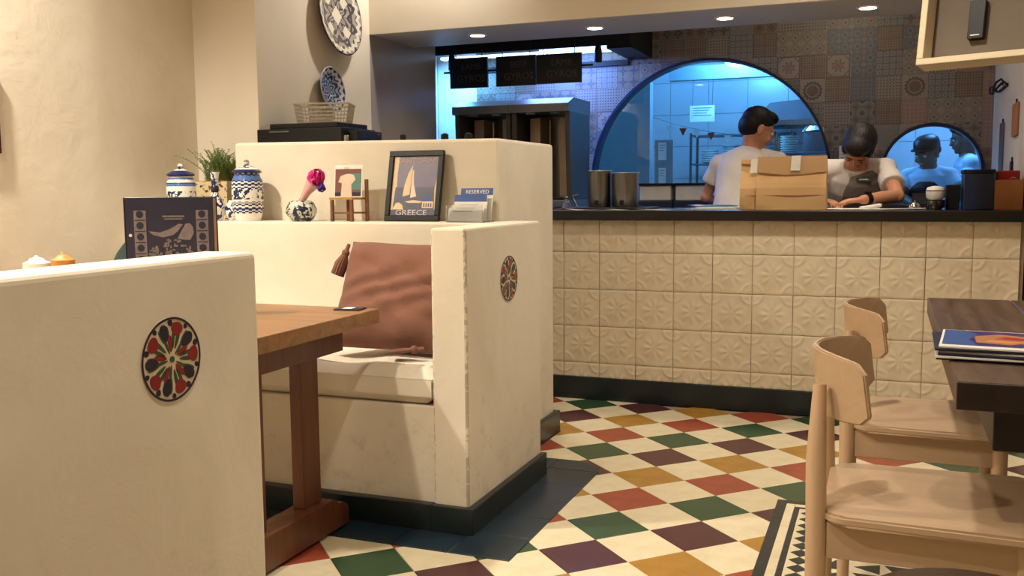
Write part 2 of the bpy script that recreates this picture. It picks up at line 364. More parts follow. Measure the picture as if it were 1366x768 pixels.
def text(name, body, size, mat, parent, loc, rot, extrude=0.0006, ax='CENTER', sx=1.0, space=1.0, bold=0.0):
    cu = bpy.data.curves.new(name, 'FONT'); cu.body = body; cu.size = size; cu.extrude = extrude; cu.align_x = ax; cu.space_character = space; cu.offset = bold; cu.resolution_u = 2
    t = bpy.data.objects.new(name, cu); COL.objects.link(t)
    me = bpy.data.meshes.new_from_object(t.evaluated_get(bpy.context.evaluated_depsgraph_get()))
    bpy.data.objects.remove(t); me.materials.clear(); me.materials.append(mat)
    o = obj(name, me, parent, loc, rot); o.scale = (sx, 1, 1); return o
random.seed(4)
# ============================================================ ROOM SHELL
XL, XR, XK = -3.0, 2.4, 0.577        # left wall, dining right wall, kitchen right wall
def wallbox(name, mat, *a, bev=0): return struct(MB().box(*a, bev).done(name, mat))
floor = wallbox('floor', M['grout'], XL-0.1, XR+0.1, -2.6, 9.2, -0.12, -0.006)
wallbox('ceiling', M['ceiling'], XL-0.1, XR+0.1, -2.6, 4.70, 2.68, 2.8)
wallbox('ceiling_kitchen', M['ceiling'], -3.45, XK+0.12, 5.22, 6.45, 2.35, 2.45)
wallbox('wall_left', M['wall'], XL-0.12, XL, -2.6, 3.66, 0, 2.68)
wallbox('wall_pilaster', M['smooth_wall'], XL-0.12, -2.655, 3.66, 4.68, 0, 2.68)
wallbox('wall_side', M['grey_wall'], XL-0.12, -2.656, 4.68, 5.50, 0, 2.68)
wallbox('wall_alcove', M['white'], -3.45, -3.10, 5.50, 6.45, 0, 2.35)
wallbox('wall_back', M['smooth_wall'], XL-0.12, XR+0.1, -2.7, -2.6, 0, 2.68)
wallbox('wall_right', M['smooth_wall'], XR, XR+0.1, -2.6, 5.2, 0, 2.68)
wallbox('wall_return', M['smooth_wall'], XK+0.004, XR, 4.78, 4.9, 0, 1.943)
wallbox('wall_kitchen_right', M['smooth_wall'], XK, XK+0.12, 4.9001, 6.45, 0, 1.943)
wallbox('wall_kitchen_upper', M['smooth_wall'], XK, XK+0.12, 5.2205, 6.45, 1.9435, 2.35)
# soffit above the pass: warm front face, grey underside, drops to 2.045
wallbox('trim_1', M['smooth_wall'], -2.655, XR, 4.68, 4.70, 1.944, 2.68)
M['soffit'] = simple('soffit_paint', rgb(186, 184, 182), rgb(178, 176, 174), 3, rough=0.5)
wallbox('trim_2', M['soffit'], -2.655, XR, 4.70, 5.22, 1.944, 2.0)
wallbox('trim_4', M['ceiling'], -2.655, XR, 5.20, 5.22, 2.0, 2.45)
# ============================================================ FLOOR TILES
S = 0.2; U = Vector((math.cos(R(45)), math.sin(R(45)), 0)); V = Vector((math.sin(R(45)), -math.cos(R(45)), 0)); O0 = Vector((-1.110, 4.2331, 0))
h = S/2 - 0.0009
tile_me = {}
for k in ('cream', 'red', 'green', 'maroon', 'ochre'):
    tile_me[k] = MB().box(-h, h, -h, h, -0.012, 0, 0.0012, seg=1).mesh('floor_tile', M['t_'+k])
def clipped(poly, x0, x1, y0, y1):
    def clip(P, ax, val, keep_less):
        out = []
        for i in range(len(P)):
            a, b_ = P[i], P[(i+1) % len(P)]
            ia = (a[ax] <= val) == keep_less or a[ax] == val; ib = (b_[ax] <= val) == keep_less or b_[ax] == val
            if ia: out.append(a)
            if ia != ib:
                t = (val - a[ax])/(b_[ax]-a[ax]); out.append((a[0]+(b_[0]-a[0])*t, a[1]+(b_[1]-a[1])*t))
        return out
    for ax, v, k in ((0, x0, False), (0, x1, True), (1, y0, False), (1, y1, True)):
        poly = clip(poly, ax, v, k)
        if len(poly) < 3: return []
    return poly
cand = []
for i in range(-32, 22):
    for j in range(-22, 34):
        c = O0 + U*((i-0.5)*S) + V*((j+0.5)*S)
        if XL-0.1 < c.x < XR+0.1 and -2.6 < c.y < 4.78:
            key = ['red', 'green', 'maroon', 'ochre'][j % 4] if (i+j) % 2 == 0 else 'cream'
            # blue band around the booth and patterned inlay under the right tables
            if -3.4 < c.x < -1.16 and 2.69 < c.y < 4.9: continue
            if -0.19 < c.x < 1.5 and -1 < c.y < 3.27: continue
            cand.append((c, key))
BLUE_Z = [(-3.33, 2.555), (-1.018, 2.555), (-1.03, 3.55), (-1.13, 3.64), (-1.36, 3.62), (-1.36, 4.0), (-3.33, 4.0)]
vis = [q for q in cand if q[0].y > 1.55 and (q[0].x < 1.0) and q[0].x > -0.72*q[0].y - 0.9]
vis.sort(key=lambda q: (q[0].x**2 + q[0].y**2)); vis_set = set(id(q) for q in vis[:290])
rest = {}
for q in cand:
    c, key = q
    if id(q) in vis_set:
        obj('floor_tile', tile_me[key], floor, (c.x, c.y, random.uniform(-0.0005, 0.0003)), (0, 0, R(45)))
    else: rest.setdefault(key, []).append(c)
for key, cs in rest.items():
    mb = MB()
    for c in cs: mb.box(-h, h, -h, h, -0.012, 0, 0, T=T_(c.x, c.y, 0, rz=R(45)))
    o = mb.done('floor_tile_field', M['t_'+key], floor); o['kind'] = 'stuff'
# navy border tiles around the booth block (cement tiles, 20 cm joints), laid 3 mm proud
def strip(x0, x1, y0, y1, step, along, mat, name, zt=0.003, gap=0.0012):
    a0, a1 = (x0, x1) if along == 'x' else (y0, y1); n = max(1, round((a1-a0)/step)); d = (a1-a0)/n
    for k in range(n):
        p, q = a0+k*d+gap/2, a0+(k+1)*d-gap/2
        if along == 'x': MB().box(p, q, y0, y1, -0.012, zt, 0.0008, seg=1).done(name, mat, floor)
        else: MB().box(x0, x1, p, q, -0.012, zt, 0.0008, seg=1).done(name, mat, floor)
strip(XL, -1.22, 2.555, 2.70, 0.2, 'x', M['blue_tile'], 'border_tile')
strip(-1.218, -1.018, 2.555, 3.50, 0.2, 'y', M['blue_tile'], 'border_tile')
MB().prism([(-1.218, 3.502), (-1.018, 3.502), (-1.03, 3.56), (-1.13, 3.63), (-1.218, 3.63)], -0.012, 0.003).done('border_tile', M['blue_tile'], floor)
strip(-1.37, -1.22, 3.45, 3.63, 0.2, 'x', M['blue_tile'], 'border_tile')
# full tiles where the lattice meets border/inlay were skipped above: fill with cut tiles
for i in range(-32, 22):
    for j in range(-22, 34):
        c = O0 + U*((i-0.5)*S) + V*((j+0.5)*S)
        if not (XL < c.x < XR and -1 < c.y < 4.9): continue
        sk1 = -3.4 < c.x < -1.16 and 2.69 < c.y < 4.9; sk2 = -0.19 < c.x < 1.5 and -1 < c.y < 3.27
        key = ['red', 'green', 'maroon', 'ochre'][j % 4] if (i+j) % 2 == 0 else 'cream'
        q = h*math.sqrt(2); sq = [(c.x-q, c.y), (c.x, c.y-q), (c.x+q, c.y), (c.x, c.y+q)]
        outs = []
        if sk1 and c.x > -2.1: outs = [clipped(sq, -1.36, 5, 3.631, 4.78), clipped(sq, -2.1, -1.36, 4.079, 4.78)]
        if sk2:
            outs = [clipped(sq, -9, -0.331, -9, 9), clipped(sq, -0.331, 9, 3.411, 9)]
        for P in outs:
            if len(P) >= 3: MB().prism(P, -0.012, 0).done('floor_tile', M['t_'+key], floor)
# encaustic inlay: charcoal / cream / charcoal bands, then a lattice of charcoal lozenges
IX, IY = -0.330, 3.41
def inlay_band(d0, d1, mat, name, z=0.0028):
    strip(IX+d0, IX+d1, 1.2, IY-d0, 0.2, 'y', mat, name, z); strip(IX+d1, 1.3, IY-d1, IY-d0, 0.2, 'x', mat, name, z)
inlay_band(0.0, 0.034, M['t_black'], 'border_tile'); inlay_band(0.034, 0.062, M['t_cream'], 'border_tile')
inlay_band(0.062, 0.080, M['t_black'], 'border_tile')
MB().box(IX+0.0805, 1.3, 1.2, IY-0.0805, -0.012, 0.0024).done('inlay_ground', M['t_cream'], floor)
dia = MB().prism([(-0.029, 0), (0, -0.030), (0.029, 0), (0, 0.030)], 0, 0.0035).mesh('lozenge', M['t_black'])
tri = MB().prism([(-0.036, -0.036), (0.036, -0.036), (0.0, 0.034)], 0, 0.0035).mesh('triangle_inlay', M['t_black'])
n = 0; yy = IY - 0.125
while yy > 2.2:
    obj('lozenge', dia, floor, (IX+0.117, yy, 0)); yy -= 0.062
for k in range(26): obj('lozenge', dia, floor, (IX+0.179+k*0.062, IY-0.117, 0))
MB().box(IX+0.154, IX+0.164, 1.2, IY-0.154, 0, 0.0034).done('border_line', M['t_black'], floor)
for a in range(14):
    for b_ in range(14):
        obj('triangle_inlay', tri, floor, (IX+0.22+a*0.085, IY-0.21-b_*0.085, 0), (0, 0, (a+b_) % 4*PI/2))
# ============================================================ SERVICE COUNTER
ct = thing('service_counter', 'long white relief-tiled service counter with black top in front of the kitchen', 'counter', (-0.6, 4.9, 0))
def L(o, p=None):   # keep world coordinates under a moved parent
    o.location = Vector(o.location) - Vector(o.parent.location); return o
L(MB().box(-2.65, 0.57, 4.765, 5.30, 0, 0.94).done('counter_body', M['grout'], ct))
L(MB().box(-2.65, 0.575, 4.70, 5.36, 0.9405, 0.99, 0.004).done('counter_top', M['black_stone'], ct))
L(MB().box(-1.9, 0.56, 4.742, 4.7645, 0, 0.118, 0.002).done('baseboard', M['dark_base'], ct))
def relief_mesh(z0, z1, x0=-0.5, x1=0.5, n=30):
    P_ = 0.1935; g = 0.0012
    mb = MB()
    def hfn(u, v):
        ru, rv = u, v; r = math.hypot(ru, rv)*2; a = math.atan2(rv, ru)
        hgt = 0.0016
        pet = abs(math.cos(4*a)); hgt += 0.0052*max(0, pet-0.45)*max(0, 1-abs(r-0.36)/0.34)*1.7
        hgt += 0.002*max(0, 1-r/0.09)
        cu, cv = abs(ru)-0.5, abs(rv)-0.5; rc = math.hypot(cu, cv)*2; ac = math.atan2(cv, cu)
        hgt += 0.0045*max(0, 1-abs(rc-0.52)/0.09) + 0.004*max(0, abs(math.cos(6*ac))-0.4)*max(0, 1-abs(rc-0.28)/0.2)*1.5
        e = 0.5-max(abs(ru), abs(rv)); hgt *= min(1, max(0, e/0.02))
        return hgt
    def fn(i, j):
        u = x0+(x1-x0)*i; v = z0+(z1-z0)*j
        px = u*P_; pz = v*P_
        px = max(x0*P_+g, min(x1*P_-g, px)); pz = max(z0*P_+g, min(z1*P_-g, pz))
        return (px, -0.006-hfn(u, v), pz)
    nj = max(6, int(n*(z1-z0)))
    mb.grid(n, nj, fn)
    # side skirts down to the bed
    bnd = [e for e in mb.bm.edges if e.is_boundary]
    r = bmesh.ops.extrude_edge_only(mb.bm, edges=bnd)
    for v in r['geom']:
        if isinstance(v, bmesh.types.BMVert): v.co.y = 0.004
    return mb.mesh('relief_tile', M['relief'], True)
full = relief_mesh(-0.5, 0.5); top_cut = relief_mesh(-0.5, 0.352); low = relief_mesh(0.11, 0.5)
for k in range(-7, 12):
    xc = -1.5712 + (k+0.5)*0.1935
    if xc > 0.57: continue
    for r_ in range(5):
        zc = (r_+0.5)*0.1935
        me = top_cut if r_ == 4 else (low if r_ == 0 else full)
        if xc < -1.75: continue
        if k == 10: me = None
        if me is not None:
            o = obj('relief_tile', me, ct, (xc+random.uniform(-0.0006, 0.0006)+0.6, 4.762-4.9, zc)); o.rotation_euler = (random.uniform(-0.004, 0.004), random.uniform(-0.002, 0.002), random.uniform(-0.006, 0.006))
end_me = [relief_mesh(-0.5, 0.5, -0.5, 0.48), relief_mesh(-0.5, 0.352, -0.5, 0.48), relief_mesh(0.11, 0.5, -0.5, 0.48)]
for r_ in range(5):
    obj('relief_tile', end_me[1 if r_ == 4 else (2 if r_ == 0 else 0)], ct, (-1.5712+10.5*0.1935+0.6, 4.762-4.9, (r_+0.5)*0.1935))
# ============================================================ BOOTHS
def medallion(parent, loc, big=True):
    # disc in the YZ plane facing +X, painted glaze relief pieces
    rot = (0, PI/2, 0)
    d = MB().lathe([(0.079, -0.004), (0.079, 0.0015), (0.0765, 0.002)], 48).done('medallion', M['bowl_cream'], parent, loc, rot)
    rr = MB()
    rr.lathe([(0.0785, 0.0021), (0.0785, 0.0032), (0.0745, 0.0032), (0.0745, 0.0021)], 48, cap=False).done('rim_ring', M['med_navy'], d)
    def petal(name, mat, ang, rad, w_, l_, z, off=0.0):
        pts = []
        for i in range(14):
            a = 2*PI*i/14; pts.append((rad + l_*math.cos(a), w_*math.sin(a)*(1+0.25*math.cos(a)) + off))
        MB().prism(pts, 0.002, z, T=Matrix.Rotation(ang, 4, 'Z')).done(name, mat, d)
    for k in range(5):
        a = 2*PI*k/5 + 0.35
        petal('red_carnation', M['med_red'], a, 0.057, 0.0150, 0.0135, 0.0031)
        petal('blue_tulip', M['med_navy'], a+0.62, 0.053, 0.0105, 0.017, 0.0030)
        petal('green_leaf', M['med_green'], a+0.46, 0.048, 0.0035, 0.016, 0.0028); petal('green_leaf', M['med_green'], a+0.80, 0.050, 0.0035, 0.015, 0.0028); petal('green_leaf', M['med_green'], a-0.14, 0.038, 0.0040, 0.018, 0.0027)
        petal('green_leaf', M['med_green'], a+0.15, 0.036, 0.0035, 0.017, 0.0029)
        petal('green_leaf', M['med_green'], a+0.72, 0.028, 0.0030, 0.017, 0.0027)
        petal('red_bud', M['med_red'], a+0.38, 0.030, 0.0055, 0.016, 0.0029)
        petal('blue_bud', M['med_navy'], a+0.30, 0.068, 0.0060, 0.006, 0.0027); petal('blue_bud', M['med_navy'], a+0.93, 0.069, 0.0050, 0.005, 0.0027)
    MB().lathe([(0.006, 0.002), (0.006, 0.0034)], 12).done('flower_heart', M['med_green'], d)
M['bowl_cream'] = simple('medallion_cream', rgb(214, 200, 172), rgb(200, 186, 156), 20, rough=0.25)
M['med_navy'] = simple('medallion_navy', rgb(40, 36, 58), rough=0.25)
M['med_red'] = simple('medallion_red', rgb(138, 38, 40), rough=0.25)
M['med_green'] = simple('medallion_green', rgb(58, 82, 58), rough=0.25)
def worn():
    m = M['booth'].copy(); m.name = 'booth_plaster_worn_corner'; nt = m.node_tree; X.nt = nt; b = nt.nodes['Principled BSDF']
    v, x, y, z = coords(nt); nz = noise(nt, v, 26, 4, 0.7); n2 = noise(nt, v, 5, 2)
    e1 = (x + 1.222).abs().max((y - 2.725).abs()); e2 = (x + 1.345).abs().max((y - 2.725).abs())
    k = e1.lt(0.0085) * (nz + n2*0.6).gt(0.76) + e2.lt(0.006) * nz.gt(0.53)
    src = b.inputs['Base Color'].links[0].from_socket
    nt.links.new(mixc(nt, k.min(1.0) * 0.45, src, rgb(124, 98, 72)), b.inputs['Base Color']); return m
M['booth_worn'] = worn()
bf = thing('booth_bench', 'cream plaster booth bench in mid room with floral medallion on its end wall', 'booth', (-1.8, 3.0, 0))
def W(o):
    p = o.parent.location; o.location = Vector(o.location) - Vector((p.x, p.y, 0)); return o
W(MB().box(-1.345, -1.222, 2.725, 3.415, 0.0, 0.982, 0.008).done('end_wall', M['booth_worn'], bf))
W(MB().box(XL+0.002, -1.3445, 3.20, 3.415, 0.0, 0.98, 0.006).done('back_rest', M['booth'], bf))
W(MB().box(XL+0.002, -2.615, 3.4155, 3.655, 0.0, 0.98, 0.006).done('ledge', M['booth'], bf))
W(MB().box(XL+0.002, -1.3445, 2.738, 3.2005, 0.0, 0.405, 0.006).done('bench_base', M['booth'], bf))
W(MB().box(-1.346, -1.200, 2.703, 3.42, 0.0, 0.088, 0.003).done('baseboard', M['dark_base'], bf))
W(MB().box(XL+0.002, -1.346, 2.705, 2.738, 0.0, 0.088, 0.003).done('baseboard', M['dark_base'], bf))
medallion(bf, (-1.222+1.8, 3.087-3.0, 0.794))
bc = thing('booth_bench', 'cream plaster booth end wall filling the near left corner, with red and blue medallion', 'booth', (-1.8, 1.3, 0))
W(MB().box(-1.36, -1.23, 0.70, 1.672, 0.0, 0.977, 0.012, seg=3).done('end_wall', M['booth'], bc))
W(MB().box(XL+0.002, -1.3605, 0.70, 0.92, 0.0, 0.975, 0.01).done('back_rest', M['booth'], bc))
W(MB().box(XL+0.002, -1.3605, 0.9205, 1.60, 0.0, 0.405, 0.006).done('bench_base', M['booth'], bc))
W(MB().box(-1.36, -1.21, 0.70, 1.69, 0.0, 0.088, 0.003).done('baseboard', M['dark_base'], bc))
medallion(bc, (-1.23+1.8, 1.402-1.3, 0.795))
# pad cushions on the benches
def pad(x0, x1, y0, y1, z0, z1, label):
    mb = MB(); nx, ny = 56, 14
    def f(top):
        def g(i, j):
            x = x0+(x1-x0)*i; y = y0+(y1-y0)*j; e = min(i*(x1-x0), (1-i)*(x1-x0), j*(y1-y0), (1-j)*(y1-y0)); k = min(1, e/0.05); k = math.sqrt(max(0, 1-(1-k)**2))
            wob = 0.006*math.sin(x*9+y*5)+0.004*math.sin(x*23)
            return (x, y, (z0+z1)/2 + (1 if top else -1)*(z1-z0)/2*(0.45+0.55*k) + (wob*k if top else 0))
        return g
    mb.grid(nx, ny, f(True)); mb.grid(nx, ny, f(False))
    mb.box(x0+0.001, x1-0.001, y0+0.001, y1-0.001, z0+0.03, z1-0.034)
    o = mb.done('seat_cushion', M['seat_white'], smooth=True); return tag(o, label, 'cushion')
pad(XL+0.01, -1.348, 2.722, 3.198, 0.407, 0.528, 'off-white seat pad on the booth bench under the pink pillow')
pad(XL+0.01, -1.365, 0.93, 1.61, 0.407, 0.528, 'off-white seat pad of the near left booth, behind its end wall')
# divider wall behind the booth
dv = MB().box(-2.61, -1.387, 3.418, 4.055, 0.0, 1.296, 0.012)
for v in dv.bm.verts:
    if v.co.z > 1.2: v.co.z += 0.012*(-1.387-v.co.x)/1.22
struct(dv.done('wall_divider', M['booth']))
struct(MB().box(-1.5, -1.365, 3.421, 4.078, 0.0, 0.096, 0.003).done('baseboard_divider', M['dark_base']))
# ============================================================ PINK PILLOW WITH TASSELS
pl = thing('throw_pillow', 'large dusty pink pillow with tassels leaning in the booth corner', 'pillow', (-1.585, 2.955, 0.529))
mb = MB(); n = 36
def pil(side):
    def g(i, j):
        u, v = i*2-1, j*2-1
        px = u*0.222*(1-0.06*(1-v*v)*0 + 0.03*abs(v)); pz = v*0.195*(1+0.03*abs(u))
        e = (1-u**4)*(1-v**4); t = 0.085*max(0, e)**0.55
        t += 0.011*abs(math.sin(5.5*v+2.2*u+1.4*math.sin(3*u)))**0.7*e + 0.006*math.sin(13*v-7*u+2*math.sin(5*v))*e
        return (px, side*t, pz)
    return g
mb.grid(n, n, pil(1)); mb.grid(n, n, pil(-1)); bmesh.ops.remove_doubles(mb.bm, verts=mb.bm.verts, dist=0.002)
PT = T_(0, 0.02, 0.200, rx=R(-27), ry=R(2), rz=R(5))
bmesh.ops.transform(mb.bm, matrix=PT, verts=mb.bm.verts)
mb.done('pillow_body', M['pink_cloth'], pl, smooth=True)
def tassel(p, d, L_=0.085):
    mb = MB(); p = Vector(p); d = Vector(d).normalized()
    mb.tube([p-d*0.035, p-d*0.012, p], [0.006, 0.008, 0.012], 8); mb.ball(p, 0.015, seg=10)
    for k in range(14):
        a = 2*PI*k/14; o = Vector((math.cos(a), math.sin(a), 0)); o = (o - d*o.dot(d))
        mb.tube([p+d*0.01+o*0.008, p+d*L_*0.5+o*0.02, p+d*L_+o*0.022], [0.006, 0.007, 0.005], 5)
    mb.done('tassel', M['pink_cloth'], pl, smooth=True)
tl = PT @ Vector((-0.228, -0.0, 0.185)); tassel((tl.x-0.012, tl.y-0.03, tl.z-0.025), (-0.35, -0.2, -1))
br_ = PT @ Vector((0.15, -0.03, -0.185)); tassel((br_.x-0.03, br_.y-0.05, br_.z-0.002), (-1, -0.25, -0.12))
# ============================================================ BOOTH TABLE
bt = thing('booth_table', 'orange-brown wooden booth table between the two benches', 'table', (-2.2, 2.35, 0))
def D(o): p = o.parent.location; o.location = Vector(o.location) - Vector((p.x, p.y, p.z)); return o
D(MB().box(-2.97, -1.522, 2.02, 2.706, 0.675, 0.722, 0.003).done('tabletop', M['oak_table'], bt))
D(MB().box(-2.75, -1.7055, 2.31, 2.41, 0.60, 0.6745, 0.002).done('long_rail', M['oak_leg'], bt))
for x in (-1.675, -2.80):
    D(MB().box(x-0.04, x+0.04, 2.05, 2.665, 0.585, 0.6745, 0.003).done('crossbar', M['oak_leg'], bt))
    for y in (2.215, 2.505): D(MB().box(x-0.028, x+0.012, y-0.05, y+0.05, 0.115, 0.5845, 0.003).done('leg', M['oak_leg'], bt))
    mb = MB(); mb.prism([(2.055, 0.012), (2.665, 0.012), (2.665, 0.060), (2.655, 0.078), (2.632, 0.090), (2.605, 0.093), (2.59, 0.108), (2.575, 0.1145), (2.145, 0.1145), (2.13, 0.108), (2.115, 0.093), (2.088, 0.090), (2.065, 0.078), (2.055, 0.060)], x-0.045, x+0.045, 'x')
    D(mb.done('foot', M['oak_leg'], bt))
    for y in (2.12, 2.60): D(MB().box(x-0.02, x+0.02, y-0.02, y+0.02, 0.0005, 0.012).done('foot_pad', M['black'], bt))
cdm = thing('table_card', 'small purple and white card lying near the booth table end', 'card', (-1.60, 2.655, 0.7222), R(8))
MB().box(-0.045, 0.045, -0.03, 0.03, 0.0003, 0.004, 0.0006, seg=1).done('card', M['black'], cdm)
MB().box(-0.036, 0.042, -0.026, 0.027, 0.004, 0.0046).done('card_print', M['navy'], cdm)
MB().box(-0.02, 0.012, -0.020, 0.02, 0.0046, 0.005).done('picture', M['paper'], cdm)
# squeeze bottles on the booth table
def bottle(x, y, mat, label, w_=0.03, h_=0.15):
    t = thing('squeeze_bottle', label, 'bottle', (x, y, 0.7225)); z = h_
    MB().lathe([(w_*0.9, 0), (w_, 0.01), (w_, z*0.8), (w_*0.92, z)], 20).done('bottle_body', mat, t, smooth=True)
    MB().lathe([(w_*1.02, z+0.0005), (w_*1.02, z+0.025), (w_*0.62, z+0.032), (w_*0.5, z+0.038), (0.007, z+0.041), (0.004, z+0.047)], 20).done('nozzle_cap', mat, t, smooth=True)
bottle(-2.10, 2.07-0.13+0.0+0.12, M['white'], 'white squeeze bottle cap showing over the near booth wall', 0.034, 0.160) if False else None
bottle(-2.27, 2.055, M['white'], 'white capped squeeze bottle showing over the near booth wall', 0.036, 0.156)
bottle(-2.27, 2.15, M['orange'], 'orange capped squeeze bottle beside the white one', 0.032, 0.158)
# menu book standing on the table
mn = thing('menu_book', 'dark navy menu book standing upright on the booth table', 'menu', (-2.035, 2.345, 0.7225), R(24))
MB().box(-0.132, 0.132, -0.012, -0.008, 0, 0.365, 0.0015, seg=1).done('front_cover', M['navy'], mn)
MB().box(-0.132, 0.132, 0.034, 0.038, 0, 0.365, 0.0015, seg=1).done('back_cover', M['navy'], mn)
MB().box(-0.130, 0.129, -0.0078, 0.0338, 0.004, 0.360).done('pages', M['page_edge'], mn)
MB().box(-0.136, -0.1322, -0.012, 0.038, 0, 0.365, 0.001, seg=1).done('spine', M['navy'], mn)
FR = (PI/2, 0, 0)
def flatp(poly, mat, parent, name, y, th=0.0006): return MB().prism(poly, y-th, y, 'y').done(name, mat, parent)
MB().lathe([(0.005, 0), (0.005, 0.001)], 12).done('cover_stud', M['chrome'], mn, (-0.118, -0.012, 0.25), FR)
for sx in (-0.088, 0.098):
    flatp([(sx-0.018, 0.02), (sx+0.018, 0.02), (sx+0.018, 0.325), (sx-0.018, 0.325)], M['menu_print'], mn, 'print_band', -0.0122)
    for k in range(9):
        zc = 0.041+k*0.034
        pts = [(sx+0.0115*math.cos(2*PI*i/8+PI/8), zc+0.0115*math.sin(2*PI*i/8+PI/8)) for i in range(8)]
        flatp(pts, M['navy'], mn, 'print_octagon', -0.0129)
        flatp([(sx-0.016, zc+0.0155), (sx+0.016, zc+0.0155), (sx+0.016, zc+0.0185), (sx-0.016, zc+0.0185)], M['navy'], mn, 'print_line', -0.0129)
flatp([(-0.02, 0.304), (0.045, 0.304), (0.045, 0.309), (-0.02, 0.309)], M['menu_print'], mn, 'print_line', -0.0124)
flatp([(-0.015, 0.297), (0.04, 0.297), (0.04, 0.3, ), (-0.015, 0.3)], M['menu_print'], mn, 'print_line', -0.0124)
flatp([(-0.062, 0.262), (-0.03, 0.258), (0.0, 0.268), (0.028, 0.284), (0.040, 0.282), (0.024, 0.262), (0.01, 0.250), (-0.02, 0.243), (-0.05, 0.250)], M['menu_print'], mn, 'print_hill', -0.0124)
flatp([(0.022, 0.238), (0.060, 0.234), (0.072, 0.255), (0.070, 0.274), (0.060, 0.286), (0.048, 0.284), (0.036, 0.264)], M['menu_print'], mn, 'print_rock', -0.0126)
rnd = random.Random(7)
for k in range(110):
    x = rnd.uniform(-0.066, 0.072); z = 0.140+rnd.random()*0.105*(1-abs(x)/0.16); a, b_ = rnd.uniform(0.004, 0.011), rnd.uniform(0.003, 0.008)
    flatp([(x, z), (x+a, z), (x+a, z+b_), (x+a*0.5, z+b_*1.4), (x, z+b_)], M['menu_print'], mn, 'print_house', -0.0125)
# dark green bolster behind the menu
mb = MB(); mb.ball((0, 0, 0.232), 0.19, 0.085, 0.21, seg=28)
tag(mb.done('bolster_cushion', M['green_cloth'], None, (-2.73, 2.97, 0.53), (R(-10), R(8), R(12)), smooth=True), 'dark green rounded cushion peeking out left of the navy menu', 'cushion')
# ============================================================ THINGS ON THE LEDGE (z 0.98)
ZL = 0.9805
def jar(x, y, glaze, label, s=1.0, r=0.063):
    t = thing('lidded_jar', label, 'jar', (x, y, ZL), 0, 'lidded jars')
    del t['group']
    MB().lathe([(r*0.78, 0), (r*0.86, 0.012*s), (r*1.0, 0.05*s), (r*1.02, 0.12*s), (r*1.0, 0.165*s), (r*0.84, 0.183*s), (r*0.82, 0.196*s)], 32).done('jar_body', glaze, t, smooth=True)
    lid = MB().lathe([(r*0.94, 0.1965*s), (r*0.96, 0.203*s), (r*0.8, 0.212*s), (r*0.35, 0.224*s), (r*0.22, 0.228*s)], 32).done('lid', M['lid_glaze'], t, smooth=True)
    MB().ball((0, 0, 0.239*s), r*0.2, seg=12).done('knob', M['lid_glaze'], lid, smooth=True)
M['lid_glaze'] = ceramic('lid_glaze', [(0, bl), (0.3, wh), (0.62, bl), (0.67, wh), (0.9, rgb(130, 110, 110))], 0.196, 0.245, zig=False)
jar(-2.469, 3.31, M['jar_glaze'], 'tall blue and white banded lidded jar in front of the divider wall')
jar(-2.80, 3.30, M['jar_pale'], 'pale lidded jar with thin blue bands left of the fern', 0.96, 0.060)
vs_ = thing('bottle_vase', 'slim blue and white flared bottle vase in front of the fern pot', 'vase', (-2.625, 3.30, ZL))
MB().lathe([(0.022, 0), (0.028, 0.006), (0.040, 0.04), (0.038, 0.07), (0.018, 0.105), (0.011, 0.125), (0.012, 0.14), (0.017, 0.185), (0.021, 0.203), (0.019, 0.203)], 24).done('vase_body', M['vase_glaze'], vs_, smooth=True)
MB().lathe([(0.0135, 0.118), (0.0165, 0.124), (0.0165, 0.140), (0.0135, 0.146)], 20, cap=False).done('neck_collar', M['med_navy'], vs_, smooth=True)
v2 = MB().lathe([(0.02, 0), (0.034, 0.02), (0.036, 0.05), (0.02, 0.078), (0.018, 0.084)], 24).done('bud_vase', M['vase_glaze'], None, (-2.57, 3.345, ZL), smooth=True)
tag(v2, 'small round blue and white vase tucked behind the slim flared vase', 'vase')
fp = thing('potted_fern', 'feathery green fern in a cream square flecked planter on the ledge', 'plant', (-2.775, 3.53, ZL))
mb = MB(); mb.prism([(-0.095, -0.08), (0.095, -0.08), (0.095, 0.08), (-0.095, 0.08)], 0, 0.165)
for v in mb.bm.verts:
    if v.co.z < 0.01: v.co.x *= 0.9; v.co.y *= 0.9
mb.done('planter', M['pot_glaze'], fp)
MB().box(-0.088, 0.088, -0.073, 0.073, 0.158, 0.168).done('soil', M['kraft_dark'], fp)
rnd = random.Random(3)
def frond(base, ang, lean, ln, parent):
    mb = MB(); pts = []
    for k in range(9):
        s = k/8; d = lean*s*s*0.8+lean*0.25*s
        pts.append(Vector((base[0]+math.cos(ang)*d, base[1]+math.sin(ang)*d*0.6, base[2]+ln*(s-0.28*s*s*lean*4))))
    mb.tube(pts, 0.0012, 4)
    for k in range(1, 9):
        for sub in (0, 0.5):
            p = pts[k-1].lerp(pts[k], sub+0.25)
            for q in range(7):
                a = rnd.uniform(0, 2*PI); l = rnd.uniform(0.010, 0.021)*(1.15-k/14)
                dv = Vector((math.cos(a), math.sin(a)*0.8, rnd.uniform(0.1, 0.9))).normalized()*l; sd = dv.cross(Vector((0, 0.3, 1))).normalized()*0.0020
                f = [mb.bm.verts.new(p-sd), mb.bm.verts.new(p+sd), mb.bm.verts.new(p+dv)]; mb.bm.faces.new(f)
    return mb.done('frond', M['leaf'], parent)
for k in range(95):
    a = rnd.uniform(0, 2*PI); frond((rnd.uniform(-0.06, 0.06), rnd.uniform(-0.05, 0.05), 0.165), a, rnd.uniform(0.02, 0.13), rnd.uniform(0.08, 0.16), fp)
